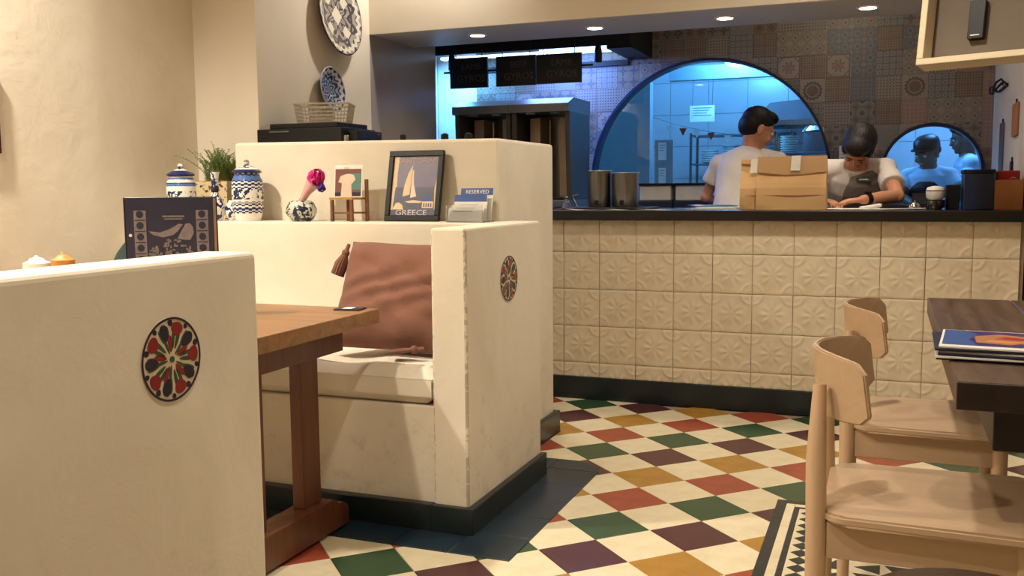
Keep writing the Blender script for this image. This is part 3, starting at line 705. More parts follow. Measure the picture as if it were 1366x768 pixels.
frond((-0.05, -0.02, 0.165), PI*1.02, 0.17, 0.15, fp); frond((-0.04, -0.02, 0.165), PI*0.98, 0.12, 0.17, fp); frond((0.0, 0, 0.165), PI*0.9, 0.05, 0.19, fp); frond((0.05, 0, 0.165), 0.2, 0.06, 0.15, fp)
# round vase + paper flower
rv = MB().lathe([(0.036, 0), (0.046, 0.006), (0.062, 0.034), (0.062, 0.05), (0.050, 0.074), (0.042, 0.082), (0.038, 0.080), (0.036, 0.07)], 32).done('round_vase', M['bowl_glaze'], None, (-2.203, 3.30, ZL), smooth=True)
tag(rv, 'squat round dark and white patterned vase under the pink flower', 'vase')
fl = thing('paper_flower', 'bright pink paper flower in pale wrap leaning out of the round vase', 'flower', (-2.203, 3.30, ZL+0.072))
mb = MB(); mb.tube([(0.0, 0, 0), (0.028, 0, 0.045), (0.060, 0, 0.082)], [0.010, 0.017, 0.030], 12); mb.done('wrap', M['wrap'], fl, smooth=True)
MB().tube([(-0.014, 0, 0.0), (0.0, 0.0, 0.02), (0.016, 0, 0.04)], [0.003, 0.005, 0.004], 6).done('stem', M['ochre_stem'] if 'ochre_stem' in M else M['t_ochre'], fl)
def puff(name, mat, c, r, n, seed):
    rd = random.Random(seed); mb = MB()
    for k in range(n):
        d = Vector((rd.gauss(0, 1), rd.gauss(0, 1), rd.gauss(0, 1))).normalized(); p = Vector(c)+d*r*rd.uniform(0.5, 0.9)
        a = d.orthogonal().normalized(); b_ = d.cross(a); s_ = r*rd.uniform(0.35, 0.6)
        vs = [mb.bm.verts.new(p + (a*math.cos(t)+b_*math.sin(t))*s_ + d*s_*rd.uniform(-0.2, 0.5)) for t in [i*PI/3 for i in range(6)]]
        cc = mb.bm.verts.new(p-d*s_*0.3)
        for i in range(6): mb.bm.faces.new((vs[i], vs[(i+1) % 6], cc))
    mb.ball(c, r*0.62, seg=10); return mb.done(name, mat, fl)
puff('pink_bloom', M['pink_flower'], (0.075, 0, 0.100), 0.036, 40, 1); puff('purple_bloom', M['purple_flower'], (0.098, -0.005, 0.062), 0.018, 16, 2)
# toy chair photo holder
tc = thing('toy_chair', 'miniature brown wooden chair holding a photo on the ledge', 'ornament', (-1.985, 3.305, ZL), R(0))
for x, y, h_ in ((-0.058, -0.03, 0.085), (0.03, -0.03, 0.085), (-0.020, 0.03, 0.085), (0.066, 0.028, 0.165)):
    MB().box(x-0.006, x+0.006, y-0.006, y+0.006, 0, h_, 0.001, seg=1).done('leg', M['brown_wood'], tc)
MB().prism([(-0.066, -0.037), (0.038, -0.037), (0.058, 0.036), (-0.028, 0.036)], 0.0855, 0.094).done('seat', M['t_ochre'], tc)
MB().box(-0.052, 0.024, -0.033, -0.027, 0.03, 0.037).done('stretcher', M['brown_wood'], tc); MB().box(-0.014, 0.06, 0.026, 0.032, 0.03, 0.037).done('stretcher', M['brown_wood'], tc)
ph = thing('photo_print', 'photo of a person in white standing propped on the toy chair', 'photo', (-1.985, 3.305, ZL+0.0945), R(3))
PR = T_(0, 0, 0, rx=R(-6))
MB().box(-0.064, 0.058, -0.0015, 0, 0, 0.128, T=PR).done('photo_paper', M['paper'], ph)
def pp(name, mat, poly, y): MB().prism(poly, y-0.0004, y, 'y', T=PR).done(name, mat, ph)
def rect(a, b_, c, d): return [(a, c), (b_, c), (b_, d), (a, d)]
M['ph_red'] = simple('photo_dull_red', rgb(120, 70, 66), rough=0.4); M['ph_teal'] = simple('photo_teal', rgb(84, 128, 120), rough=0.4); M['ph_white'] = simple('photo_white', rgb(220, 196, 176), rough=0.4)
pp('photo_background', M['ph_red'], rect(-0.06, 0.054, 0.004, 0.112), -0.0019)
pp('photo_wall', M['ph_teal'], rect(0.006, 0.052, 0.03, 0.094), -0.0024)
pp('photo_table', M['navy'], rect(-0.06, 0.054, 0.006, 0.02), -0.0024)
pp('photo_person', M['ph_white'], [(-0.034, 0.0), (0.016, 0.0), (0.012, 0.05), (0.03, 0.07), (0.022, 0.088), (0.004, 0.093), (-0.012, 0.092), (-0.036, 0.084), (-0.046, 0.06), (-0.03, 0.056)], -0.003)
pp('photo_head', M['skin_dark'], [(-0.012+0.011*math.cos(i*PI/5), 0.105+0.013*math.sin(i*PI/5)) for i in range(10)], -0.0035)
pp('photo_hat', M['ph_white'], rect(-0.022, -0.002, 0.112, 0.119), -0.004)
# framed poster leaning on the divider
fr = thing('framed_poster', 'black framed sailing boat travel poster leaning on the divider wall', 'picture', (-1.723, 3.335, ZL))
FT = T_(0, 0, 0, rx=R(-13))
w2, hh = 0.118, 0.280
for a in ((-w2, w2, 0, 0.022), (-w2, w2, hh-0.022, hh), (-w2, -w2+0.02, 0.0222, hh-0.0222), (w2-0.02, w2, 0.0222, hh-0.0222)):
    MB().box(a[0], a[1], -0.012, 0.006, a[2], a[3], 0.0015, T=FT, seg=1).done('frame_rail', M['black'], fr)
MB().box(-w2+0.018, w2-0.018, -0.003, 0.003, 0.02, hh-0.02, T=FT).done('poster_sheet', M['po_sky'] if 'po_sky' in M else M['paper'], fr)
M['po_sky'] = simple('poster_dusk_sky', rgb(96, 92, 118), rgb(112, 104, 122), 12, rough=0.35); M['po_sea'] = simple('poster_sea', rgb(66, 70, 92), rgb(78, 80, 98), 20, rough=0.35)
M['po_cream'] = simple('poster_cream', rgb(214, 186, 146), rough=0.35); M['po_title'] = simple('poster_title', rgb(172, 138, 124), rough=0.35); M['po_white'] = simple('poster_white', rgb(196, 190, 186), rough=0.35)
def fp_(name, mat, poly, y): return MB().prism(poly, y-0.0004, y, 'y', T=FT).done(name, mat, fr)
fp_('poster_border', M['po_cream'], rect(-0.097, 0.097, 0.045, 0.257), -0.0034)
fp_('poster_sky', M['po_sky'], [(-0.076, 0.12), (0.086, 0.12), (0.094, 0.17), (0.095, 0.256), (-0.074, 0.256), (-0.078, 0.19)], -0.0038)
fp_('poster_sea', M['po_sea'], [(-0.088, 0.045), (0.092, 0.045), (0.086, 0.135), (-0.082, 0.135)], -0.0042)
fp_('poster_footer', M['po_sea'], rect(-0.097, 0.097, 0.023, 0.045), -0.0036)
fp_('sail', M['po_cream'], [(-0.048, 0.098), (-0.018, 0.105), (-0.012, 0.225), (-0.03, 0.19), (-0.044, 0.14)], -0.0047)
fp_('sail', M['ph_white'], [(-0.014, 0.092), (0.012, 0.098), (-0.003, 0.15), (-0.006, 0.205), (-0.012, 0.2)], -0.0047)
fp_('boat_hull', M['po_cream'], [(-0.036, 0.078), (-0.02, 0.072), (0.03, 0.072), (0.042, 0.078), (0.0, 0.083)], -0.0047)
fp_('island', M['po_sky'], [(-0.078, 0.134), (-0.04, 0.134), (-0.055, 0.145), (-0.07, 0.142)], -0.0047); fp_('island', M['po_sky'], [(0.04, 0.134), (0.085, 0.134), (0.07, 0.142)], -0.0047)
fp_('dome', M['blue_card'], [(0.062+0.016*math.cos(i*PI/8), 0.078+0.019*math.sin(i*PI/8)) for i in range(9)], -0.0047)
fp_('white_house', M['po_cream'], rect(0.04, 0.088, 0.052, 0.078), -0.0051)
for k in range(4): fp_('house_arch', M['po_sea'], rect(0.046+k*0.010, 0.051+k*0.010, 0.056, 0.07), -0.0055)
fp_('rock', M['po_cream'], [(-0.088, 0.046), (-0.04, 0.046), (-0.046, 0.064), (-0.06, 0.074), (-0.075, 0.072)], -0.0047)
def frame_text(body, size, z, mat, x=0, sx=1.0):
    o = text('lettering', body, size, mat, fr, (0, 0, 0), (0, 0, 0), 0.0002, sx=sx)
    o.matrix_local = FT @ Matrix.Translation((x, -0.0057, z)) @ Matrix.Rotation(PI/2, 4, 'X') @ Matrix.Diagonal((sx, 1, 1, 1))
frame_text('SANTORINI', 0.030, 0.230, M['po_title'], 0.004, 1.08); frame_text('GREECE', 0.030, 0.024, M['po_white'], -0.005, 1.3)
# reserved cards
rc = thing('card_holder', 'clear acrylic holder full of table cards at the right end of the ledge', 'holder', (-1.462, 3.315, ZL), R(-3))
MB().box(-0.078, 0.074, -0.055, -0.052, 0, 0.062, 0.001, seg=1).done('holder_front', M['acrylic'], rc)
MB().box(-0.078, 0.074, -0.052, 0.05, 0, 0.003, 0.0008, seg=1).done('holder_base', M['acrylic'], rc)
CL = ['plain white table card low in the clear holder']*3 + ['blue-headed card half hidden behind the RESERVED card', 'white card with blue RESERVED heading standing tallest in the holder']
for k in range(5):
    y = -0.045+k*0.018; hh_ = [0.050, 0.062, 0.074, 0.10, 0.125][k]; dx = [-0.004, -0.002, 0.0, -0.012, 0.004][k]
    rk = thing('table_card', CL[k], 'card', Vector((-1.462, 3.315, ZL)) + Matrix.Rotation(R(-3), 3, 'Z') @ Vector((dx, y, 0.0035)), R(-3))
    if k < 3: rk['group'] = 'low table cards in the holder'
    CT = T_(0, 0, 0, rx=R(-12))
    MB().box(-0.070, 0.066, -0.0008, 0.0008, 0, hh_, T=CT).done('card_sheet', M['paper'], rk)
    if k < 3: MB().box(-0.05, 0.03, -0.0014, -0.0009, hh_-0.014, hh_-0.011, T=CT).done('print_line', M['menu_print'], rk)
    else: MB().box(-0.070, 0.066, -0.0016, -0.0009, hh_-0.026, hh_, T=CT).done('card_header', M['blue_card'], rk)
    if k == 4:
        t = text('lettering', 'RESERVED', 0.022, M['paper'], rk, (0, 0, 0), (0, 0, 0), 0.0002)
        t.matrix_local = CT @ Matrix.Translation((0.0, -0.0020, hh_-0.021)) @ Matrix.Rotation(PI/2, 4, 'X')
        for q in range(3):
            for p_ in (0, 1):
                if q == 0: MB().box(-0.022+p_*0.026, -0.004+p_*0.024, -0.0014, -0.0009, hh_-0.037, hh_-0.032, T=CT).done('print_line', M['black'], rk)
                else: MB().box(-0.040+p_*0.042, -0.014+p_*0.048, -0.0014, -0.0009, hh_-0.037-q*0.010, hh_-0.0335-q*0.010, T=CT).done('print_line', M['med_green'], rk)
# ============================================================ ON TOP OF THE DIVIDER (z 1.296)
ZD = 1.2965
pr = thing('card_printer', 'low black office machine lying on top of the divider wall', 'machine', (-2.42, 3.80, ZD+0.011))
MB().box(-0.24, 0.20, -0.15, 0.15, 0, 0.07, 0.004).done('machine_body', M['black'], pr)
MB().box(-0.185, 0.17, -0.13, 0.13, 0.0702, 0.094, 0.004).done('machine_lid', M['black'], pr)
MB().box(-0.17, -0.07, -0.1535, -0.1505, 0.055, 0.060).done('slot', M['steel_dark'], pr)
MB().box(0.201, 0.25, -0.1, 0.12, 0, 0.058, 0.003).done('side_tray', M['black'], pr)
bk = thing('plastic_basket', 'beige slotted plastic basket sitting on the black machine', 'basket', (-2.395, 3.80, ZD+0.1055), R(22))
def basket_side(T, L_, n, name='basket_side'):
    mb = MB(); H_ = 0.085; fl_ = 0.012
    for k in range(6): z = 0.002+k*(H_-0.004)/5; e = fl_*z/H_; mb.box(-L_/2-e, L_/2+e, -e-0.001, -e+0.001, z-0.0016, z+0.0016, T=T)
    for k in range(n+1):
        x = -L_/2+L_*k/n; mb.tube([T @ Vector((x, 0, 0)), T @ Vector((x*(1+2*fl_/L_), -fl_, H_))], 0.0014, 4)
    return mb.done(name, M['grate'], bk)
a_, b2 = 0.22, 0.15
basket_side(T_(0, -b2/2, 0), a_, 16); basket_side(T_(0, b2/2, 0, rz=PI), a_, 16); basket_side(T_(a_/2, 0, 0, rz=PI/2), b2, 11); basket_side(T_(-a_/2, 0, 0, rz=-PI/2), b2, 11)
MB().box(-a_/2, a_/2, -b2/2, b2/2, 0.0, 0.003).done('basket_base', M['grate'], bk)
mb = MB(); o_ = 0.014
for aa in ((-a_/2-o_, a_/2+o_, -b2/2-o_-0.003, -b2/2-o_+0.003), (-a_/2-o_, a_/2+o_, b2/2+o_-0.003, b2/2+o_+0.003), (-a_/2-o_-0.003, -a_/2-o_+0.003, -b2/2-o_, b2/2+o_), (a_/2+o_-0.003, a_/2+o_+0.003, -b2/2-o_, b2/2+o_)): mb.box(*aa, 0.083, 0.090)
mb.done('basket_rim', M['grate'], bk)
tag(MB().lathe([(0.011, 0), (0.011, 0.028), (0.008, 0.03)], 14).done('silver_cap', M['chrome'], None, (-2.135, 3.55, ZD+0.0075)), 'tiny silver cap on the divider wall in front of the black machine', 'cap')
for x, y, w_, lab in ((-2.12, 3.80, 0.012, 'small black canister on the divider just right of the black machine'), (-2.02, 3.84, 0.013, 'black canister on the divider, second right of the black machine'), (-1.815, 3.84, 0.017, 'black canister on the divider behind the framed poster'), (-1.70, 3.84, 0.018, 'black canister on the divider in front of the blue-lit wall')):
    t = thing('black_canister', lab, 'canister', (x, y, ZD+0.012*(-1.387-x)/1.22)); MB().lathe([(w_, 0), (w_, 0.040), (w_*0.9, 0.043)], 16).done('canister_body', M['black'], t); MB().lathe([(w_*0.5, 0.0431), (w_*0.5, 0.047)], 12).done('button', M['steel_dark'], t)
# ============================================================ PLATES ON THE LEFT PIER
def plate(y, z, r, mat, label):
    t = thing('wall_plate', label, 'plate', (-2.655, y, z))
    T = T_(0, 0, 0, ry=PI/2+R(-6))
    prof = [(r*0.55, 0.0), (r*0.62, 0.006), (r*0.98, 0.030), (r, 0.034), (r*0.97, 0.037), (r*0.62, 0.016), (r*0.55, 0.010), (0.002, 0.009)]
    o = MB().lathe(prof, 48, T=T_(0.012, 0, 0) @ T).done('plate_body', mat, t, smooth=True)
    MB().box(-0.001+0.001, 0.02, -0.01, 0.01, -0.01, 0.01).done('hanger', M['black'], t)
plate(4.315, 1.985, 0.205, M['plate_big'], 'large dark star patterned plate high on the grey pier')
plate(4.222, 1.606, 0.112, M['plate_small'], 'small blue and white plate hung below the large one')
# picture frame at far left on the wall
pf = thing('wall_picture', 'dark wooden picture frame edge at the far left of the wall', 'picture', (XL, 2.355, 1.395))
for a in ((-0.22, 0.22, -0.15, -0.125), (-0.22, 0.22, 0.125, 0.15), (-0.22, -0.195, -0.1248, 0.1248), (0.195, 0.22, -0.1248, 0.1248)):
    MB().box(0.001, 0.022, a[0], a[1], a[2], a[3], 0.002, seg=1).done('frame_rail', M['leather'], pf)
MB().box(0.001, 0.008, -0.194, 0.194, -0.124, 0.124).done('picture_sheet', M['po_cream'], pf)
# ============================================================ TILE WALL WITH ARCHES (Y = 6.45)
YT = 6.45
ARC = [(-1.13, 1.155, 0.787), (0.245, 1.19, 0.287)]
def inside(x, z, pad_=0.0):
    for cx, cz, r in ARC:
        if z >= cz and math.hypot(x-cx, z-cz) < r+pad_: return (cx, cz, r)
        if z < cz and abs(x-cx) < r+pad_ and z > 0.90: return (cx, cz, r)
    return None
def wall_mesh():     # wall slab with the two arched openings cut out, cell by cell, edges snapped to the arch
    mb = MB(); x0, x1, z0, z1 = -3.10, XK, 0.0, 2.35; nx, nz = 147, 94
    dx, dz = (x1-x0)/nx, (z1-z0)/nz
    def snap(x, z):
        a = inside(x, z)
        if a and z >= a[1]:
            d = math.hypot(x-a[0], z-a[1]) or 1; return a[0]+(x-a[0])/d*a[2], a[1]+(z-a[1])/d*a[2]
        if a: return a[0]+math.copysign(a[2], x-a[0]), z
        return x, z
    vs = {}
    def V_(i, j, y):
        k = (i, j, y)
        if k not in vs: sx, sz = snap(x0+i*dx, z0+j*dz); vs[k] = mb.bm.verts.new((sx, y, sz))
        return vs[k]
    keep = {(i, j) for i in range(nx) for j in range(nz) if not inside(x0+(i+.5)*dx, z0+(j+.5)*dz)}
    for i, j in keep:
        mb.bm.faces.new([V_(i, j, YT+0.006), V_(i+1, j, YT+0.006), V_(i+1, j+1, YT+0.006), V_(i, j+1, YT+0.006)])
        mb.bm.faces.new([V_(i, j, YT+0.10), V_(i, j+1, YT+0.10), V_(i+1, j+1, YT+0.10), V_(i+1, j, YT+0.10)])
        for (di, dj, a, b_) in ((-1, 0, (0, 0), (0, 1)), (1, 0, (1, 0), (1, 1)), (0, -1, (0, 0), (1, 0)), (0, 1, (0, 1), (1, 1))):
            if (i+di, j+dj) not in keep:
                p, q = (i+a[0], j+a[1]), (i+b_[0], j+b_[1])
                mb.bm.faces.new([V_(*p, YT+0.006), V_(*q, YT+0.006), V_(*q, YT+0.10), V_(*p, YT+0.10)])
    return mb
wt = struct(wall_mesh().done('wall_kitchen', M['white']))
TS = 0.15; xa = -2.79
rnd = random.Random(11); sq_me = {}
ncol = 23; z_top = 2.35
def cut_tile(cx, cz, x1lim):
    mb = MB(); n_ = 14; hs = TS/2-0.0008; vs = {}
    st = 2*hs/n_
    def P_(i, j):
        if (i, j) in vs: return vs[(i, j)]
        x, z = cx-hs+i*st, cz-hs+j*st
        x = min(x, x1lim)
        a = inside(x, z, 0.004)
        if a:
            if z >= a[1]:
                d = math.hypot(x-a[0], z-a[1]) or 1; rr = a[2]+0.004; x, z = a[0]+(x-a[0])/d*rr, a[1]+(z-a[1])/d*rr
            else: x = a[0]+math.copysign(a[2]+0.004, x-a[0])
        vs[(i, j)] = mb.bm.verts.new((x-cx, 0, z-cz)); return vs[(i, j)]
    cnt = 0
    for i in range(n_):
        for j in range(n_):
            x, z = cx-hs+(i+.5)*st, cz-hs+(j+.5)*st
            if inside(x, z, 0.004) or x > x1lim: continue
            cnt += 1; mb.bm.faces.new([P_(i, j), P_(i+1, j), P_(i+1, j+1), P_(i, j+1)])
    if cnt < 4: mb.bm.free(); return None
    r = bmesh.ops.extrude_face_region(mb.bm, geom=list(mb.bm.faces))
    for v in r['geom']:
        if isinstance(v, bmesh.types.BMVert): v.co.y = 0.0055
    return mb
for i in range(ncol):
    for j in range(9):
        cx, cz = xa+(i+.5)*TS, 2.23-(j+.5)*TS
        if cx-TS/2 > XK: continue
        k = rnd.randrange(len(PAT))
        corners = [inside(cx+a*TS/2, cz+b_*TS/2, 0.006) for a in (-1, -.5, 0, .5, 1) for b_ in (-1, -.5, 0, .5, 1)]
        if all(corners): continue
        if any(corners) or cx+TS/2 > XK:
            mb = cut_tile(cx, cz, XK-0.001)
            if mb is None: continue
            mb.done('printed_tile', PAT[k], wt, (cx, YT, cz))
        else:
            if k not in sq_me: sq_me[k] = MB().box(-TS/2+0.0008, TS/2-0.0008, 0, 0.0055, -TS/2+0.0008, TS/2-0.0008, 0.0006, seg=1).mesh('printed_tile', PAT[k])
            obj('printed_tile', sq_me[k], wt, (cx, YT+rnd.uniform(0, 0.0005), cz))
for gi, (cx, cz, r) in enumerate(ARC):
    wn = struct(obj('window_%d' % (gi+1), None) if False else bpy.data.objects.new('window_%d' % (gi+1), None)); COL.objects.link(wn); wn.location = (cx, YT, cz)
    mb = MB(); N_ = 64; zb = 0.92-cz
    prof = [(r+0.006, -0.012), (r+0.006, 0.10), (r-0.012, 0.10), (r-0.012, -0.012)]
    path = [(-1, 0, zb)] + [None]*(N_+1) + [(1, 0, zb)]
    rings = []
    for s in range(N_+3):
        ring = []
        for pr_, py in prof:
            if s == 0: p = (-pr_, py, zb)
            elif s == N_+2: p = (pr_, py, zb)
            else: a = PI - PI*(s-1)/N_; p = (pr_*math.cos(a), py, pr_*math.sin(a))
            ring.append(mb.bm.verts.new(p))
        rings.append(ring)
    for a, b_ in zip(rings, rings[1:]):
        for q in range(4): mb.bm.faces.new((a[q], a[(q+1) % 4], b_[(q+1) % 4], b_[q]))
    mb.bm.faces.new(rings[0]); mb.bm.faces.new(rings[-1][::-1])
    mb.done('arch_frame', M['trim_blue'], wn)
    poly = [(-(r-0.013), zb)] + [((r-0.013)*math.cos(PI-PI*s/48), (r-0.013)*math.sin(PI-PI*s/48)) for s in range(49)] + [(r-0.013, zb)]
    MB().prism(poly, 0.05, 0.056, 'y').done('pane', M['glass'], wn)
    MB().box(-r, r, -0.02, 0.12, zb-0.02, zb).done('sill', M['steel_dark'], wn)
# ============================================================ KITCHEN BEHIND THE ARCHES
wallbox('ceiling_back', M['ceiling'], -2.6, 1.6, 6.55, 9.0, 2.36, 2.46)
wallbox('wall_far_left', M['kitchen_tile'], -2.7, -2.6, 6.55, 9.0, 0, 2.36)
wallbox('wall_far_right', M['kitchen_tile'], 1.6, 1.7, 6.55, 9.0, 0, 2.36)
kb = wallbox('wall_far', M['grout_k'] if 'grout_k' in M else M['kitchen_dark'], -2.6, 1.6, 8.9, 9.0, 0, 2.36)
kt = MB().box(-0.173, 0.173, -0.008, 0, -0.143, 0.143, 0.001, seg=1).mesh('wall_tile', M['kitchen_tile'])
for i in range(12):
    for j in range(6): obj('wall_tile', kt, kb, (-2.42+i*0.35, 8.9, 0.75+j*0.29))
wallbox('wall_partition', M['kitchen_dark'], -2.5, -1.70, 7.24, 7.34, 0, 2.05)
wallbox('trim_3', M['kitchen_dark'], -1.70, 0.0, 7.9, 8.0, 1.97, 2.08)
kl = thing('ceiling_light', 'bright round light on the kitchen ceiling seen through the large arch', 'light', (-1.12, 7.75, 2.359))
MB().lathe([(0.19, -0.03), (0.19, 0)], 32).done('light_housing', M['white'], kl); MB().lathe([(0.175, -0.036), (0.175, -0.0302)], 32).done('diffuser', M['blue_glow'], kl)
lamp('POINT', (-1.12, 7.7, 2.18), 60, (0.10, 0.42, 1.0), 0.15)
lamp('AREA', (0.6, 7.9, 2.30), 20, (0.12, 0.40, 1.0), 0.5, (0.6, 7.9, 0))
tag(MB().box(-0.4, 0.2, -0.15, 0.15, -0.03, 0.0, 0.004).done('ceiling_light', M['blue_glow'], None, (0.65, 7.9, 2.358)), 'flat light panel on the kitchen ceiling above the small arch', 'light')
# exhaust hood in kitchen
kh = thing('exhaust_hood', 'dark steel exhaust hood in the kitchen at the right of the large arch', 'hood', (-0.62, 8.4, 1.60))
mb = MB(); mb.prism([(-0.45, 0), (0.45, 0), (0.42, 0.10), (0.1, 0.2), (-0.28, 0.17)], -0.4, 0.35, 'y'); mb.done('hood_canopy', M['steel_dark'], kh)
MB().box(-0.46, 0.46, -0.415, -0.4005, -0.01, 0.03).done('hood_rim', M['steel'], kh)
ks = thing('steel_shelf', 'steel kitchen shelving with containers behind the large arch', 'shelf', (-1.15, 8.3, 0))
for z in (0.95, 1.30, 1.54): MB().box(-0.42, 0.42, -0.16, 0.16, z-0.012, z, 0.002, seg=1).done('shelf_board', M['steel_dark'], ks)
for x in (-0.41, 0.41):
    for y in (-0.15, 0.15): MB().box(x-0.01, x+0.01, y-0.01, y+0.01, 0.0, 1.555).done('post', M['steel'], ks)
ks2 = thing('steel_shelf', 'steel rack with stacked white dishes beside the dark pot, right part of the large arch', 'shelf', (-0.45, 7.75, 0))
for z in (0.92, 1.20, 1.36): MB().box(-0.36, 0.36, -0.16, 0.16, z-0.012, z, 0.002, seg=1).done('shelf_board', M['steel_dark'], ks2)
for x in (-0.35, 0.35):
    for y in (-0.15, 0.15): MB().box(x-0.01, x+0.01, y-0.01, y+0.01, 0.0, 1.5).done('post', M['steel'], ks2)
rnd = random.Random(5)
def dish_stack(x, y, z, n, r, lab):
    me = MB().lathe([(r*0.5, 0), (r, 0.014), (r, 0.018), (r*0.5, 0.006)], 16).mesh('dish', M['white'])
    for k in range(n): tag(obj('dish', me, None, (x, y, z+k*0.0185)), 'white dish in the ' + lab, 'dish', lab)
for x, z, n_, r_, lb_ in ((-1.42, 1.3, 6, 0.075, 'stack at the left end of the middle kitchen shelf'), (-1.24, 1.3, 8, 0.08, 'tall stack on the middle kitchen shelf'), (-1.04, 1.3, 5, 0.08, 'short stack near the middle of the kitchen shelf'), (-0.86, 1.3, 7, 0.075, 'stack at the right end of the middle kitchen shelf'), (-1.3, 0.95, 8, 0.08, 'left low stack on the kitchen shelf'), (-1.0, 0.95, 9, 0.08, 'right low stack on the kitchen shelf')):
    dish_stack(x, 8.28, z+0.001, n_, r_, lb_)
dish_stack(-0.72, 7.75, 1.361, 7, 0.07, 'stack left of the dark pot on the rack'); dish_stack(-0.72, 7.75, 1.201, 5, 0.07, 'short stack under the upper board of the rack')
po = thing('stock_pot', 'dark stock pot with crumpled foil lid on the rack behind the man', 'pot', (-0.51, 7.72, 1.361))
MB().lathe([(0.10, 0), (0.105, 0.01), (0.105, 0.15)], 28).done('pot_body', M['steel_dark'], po, smooth=True)
mb = MB(); mb.lathe([(0.112, 0.1505), (0.118, 0.16), (0.09, 0.19), (0.03, 0.20), (0.002, 0.201)], 22)
for v in mb.bm.verts: v.co += Vector((rnd.uniform(-.004, .004), rnd.uniform(-.004, .004), rnd.uniform(0, .006)))
mb.done('foil_lid', M['chrome'], po)
def sheet(x, y, z, w_, h_, rz, lab, lines=5, mat='paper'):
    t = thing('paper_notice', lab, 'notice', (x, y, z), rz); MB().box(-w_/2, w_/2, 0, 0.002, 0, h_).done('sheet', M[mat], t)
    for k in range(lines): MB().box(-w_*0.38, w_*(0.38-0.1*(k % 3)), -0.0008, -0.0002, h_*(0.85-k*0.15)-0.003, h_*(0.85-k*0.15)+0.003).done('print_line', M['kitchen_dark'], t)
sheet(-1.42, 7.88, 1.63, 0.20, 0.13, 0.0, 'white menu sheet hanging on threads high behind the large arch', 4)
nt_ = [o for o in bpy.data.objects if o.name.startswith('paper_notice')][-1]
for q in (-0.08, 0.08): MB().tube([(q, 0.001, 0.13), (q, 0.03, 0.345)], 0.0015, 5).done('thread', M['black'], nt_)
sheet(-1.60, 7.23, 1.31, 0.06, 0.13, 0.1, 'white order slip hanging at the kitchen partition, upper one', 3)
sheet(-1.60, 7.23, 1.12, 0.055, 0.13, 0.0, 'white order slip hanging at the kitchen partition, lower one', 3)
tag(MB().box(-1.66, -1.52, 7.235, 7.25, 1.09, 1.46).done('slip_rail', M['kitchen_dark']), 'dark backing board behind the hanging order slips', 'board')
bu = thing('bunting', 'string of small red and white flags sagging behind the large arch', 'bunting', (-1.4, 7.6, 1.4))
D(MB().tube([(-1.699, 7.34, 1.64), (-1.5, 7.5, 1.575), (-1.3, 7.6, 1.53), (-1.05, 7.72, 1.49), (-0.808, 7.90, 1.49)], 0.003, 5).done('string', M['black'], bu))
for k, x in enumerate((-1.60, -1.50, -1.40, -1.30, -1.18, -1.05)):
    z = 1.60-(x+1.62)*0.17-0.02; y = 7.45+(x+1.62)*0.5
    D(MB().prism([(x-0.03, z), (x+0.03, z), (x, z-0.06)], y-0.001, y+0.001, 'y').done('flag', M['red_plain'] if k in (1, 3) else M['white'], bu))
# ============================================================ COOKING SIDE: work counters, warmers, gyro machines, hood
wc = thing('work_counter', 'steel worktop below the arches along the tiled kitchen wall', 'counter', (-0.6, 6.2, 0)); wg = thing('work_counter', 'deeper steel worktop carrying the two gyro grills', 'counter', (-2.4, 6.0, 0))
D(MB().box(-3.09, -1.72, 5.51, 6.44, 0.0, 0.90, 0.004).done('cabinet', M['steel_dark'], wg)); D(MB().box(-1.719, XK-0.005, 6.02, 6.44, 0.0, 0.90, 0.004).done('cabinet', M['steel_dark'], wc))
D(MB().box(-3.09, -1.715, 5.505, 6.44, 0.9003, 0.93, 0.003).done('worktop', M['steel'], wg)); D(MB().box(-1.7145, XK-0.005, 6.0, 6.44, 0.9003, 0.93, 0.003).done('worktop', M['steel'], wc))
for x, w_, lab in ((-1.385, 0.10, 'left white food warmer with black lid below the large arch'), (-1.155, 0.10, 'right white food warmer with black lid below the large arch')):
    t = thing('food_warmer', lab, 'food warmer', (x, 6.2, 0.9305))
    MB().box(-w_, w_, -0.14, 0.14, 0.09, 0.185, 0.006).done('warmer_body', M['white'], t)
    MB().box(-w_-0.012, w_+0.012, -0.15, 0.15, 0, 0.0895, 0.004).done('warmer_base', M['trim_blue'], t)
    MB().box(-w_-0.014, w_+0.014, -0.155, 0.155, 0.1853, 0.200, 0.004).done('warmer_lid', M['black'], t)
M['grill_side'] = simple('grill_side_steel', rgb(74, 70, 68), rgb(64, 62, 62), 3, rough=0.45, metal=0.2)
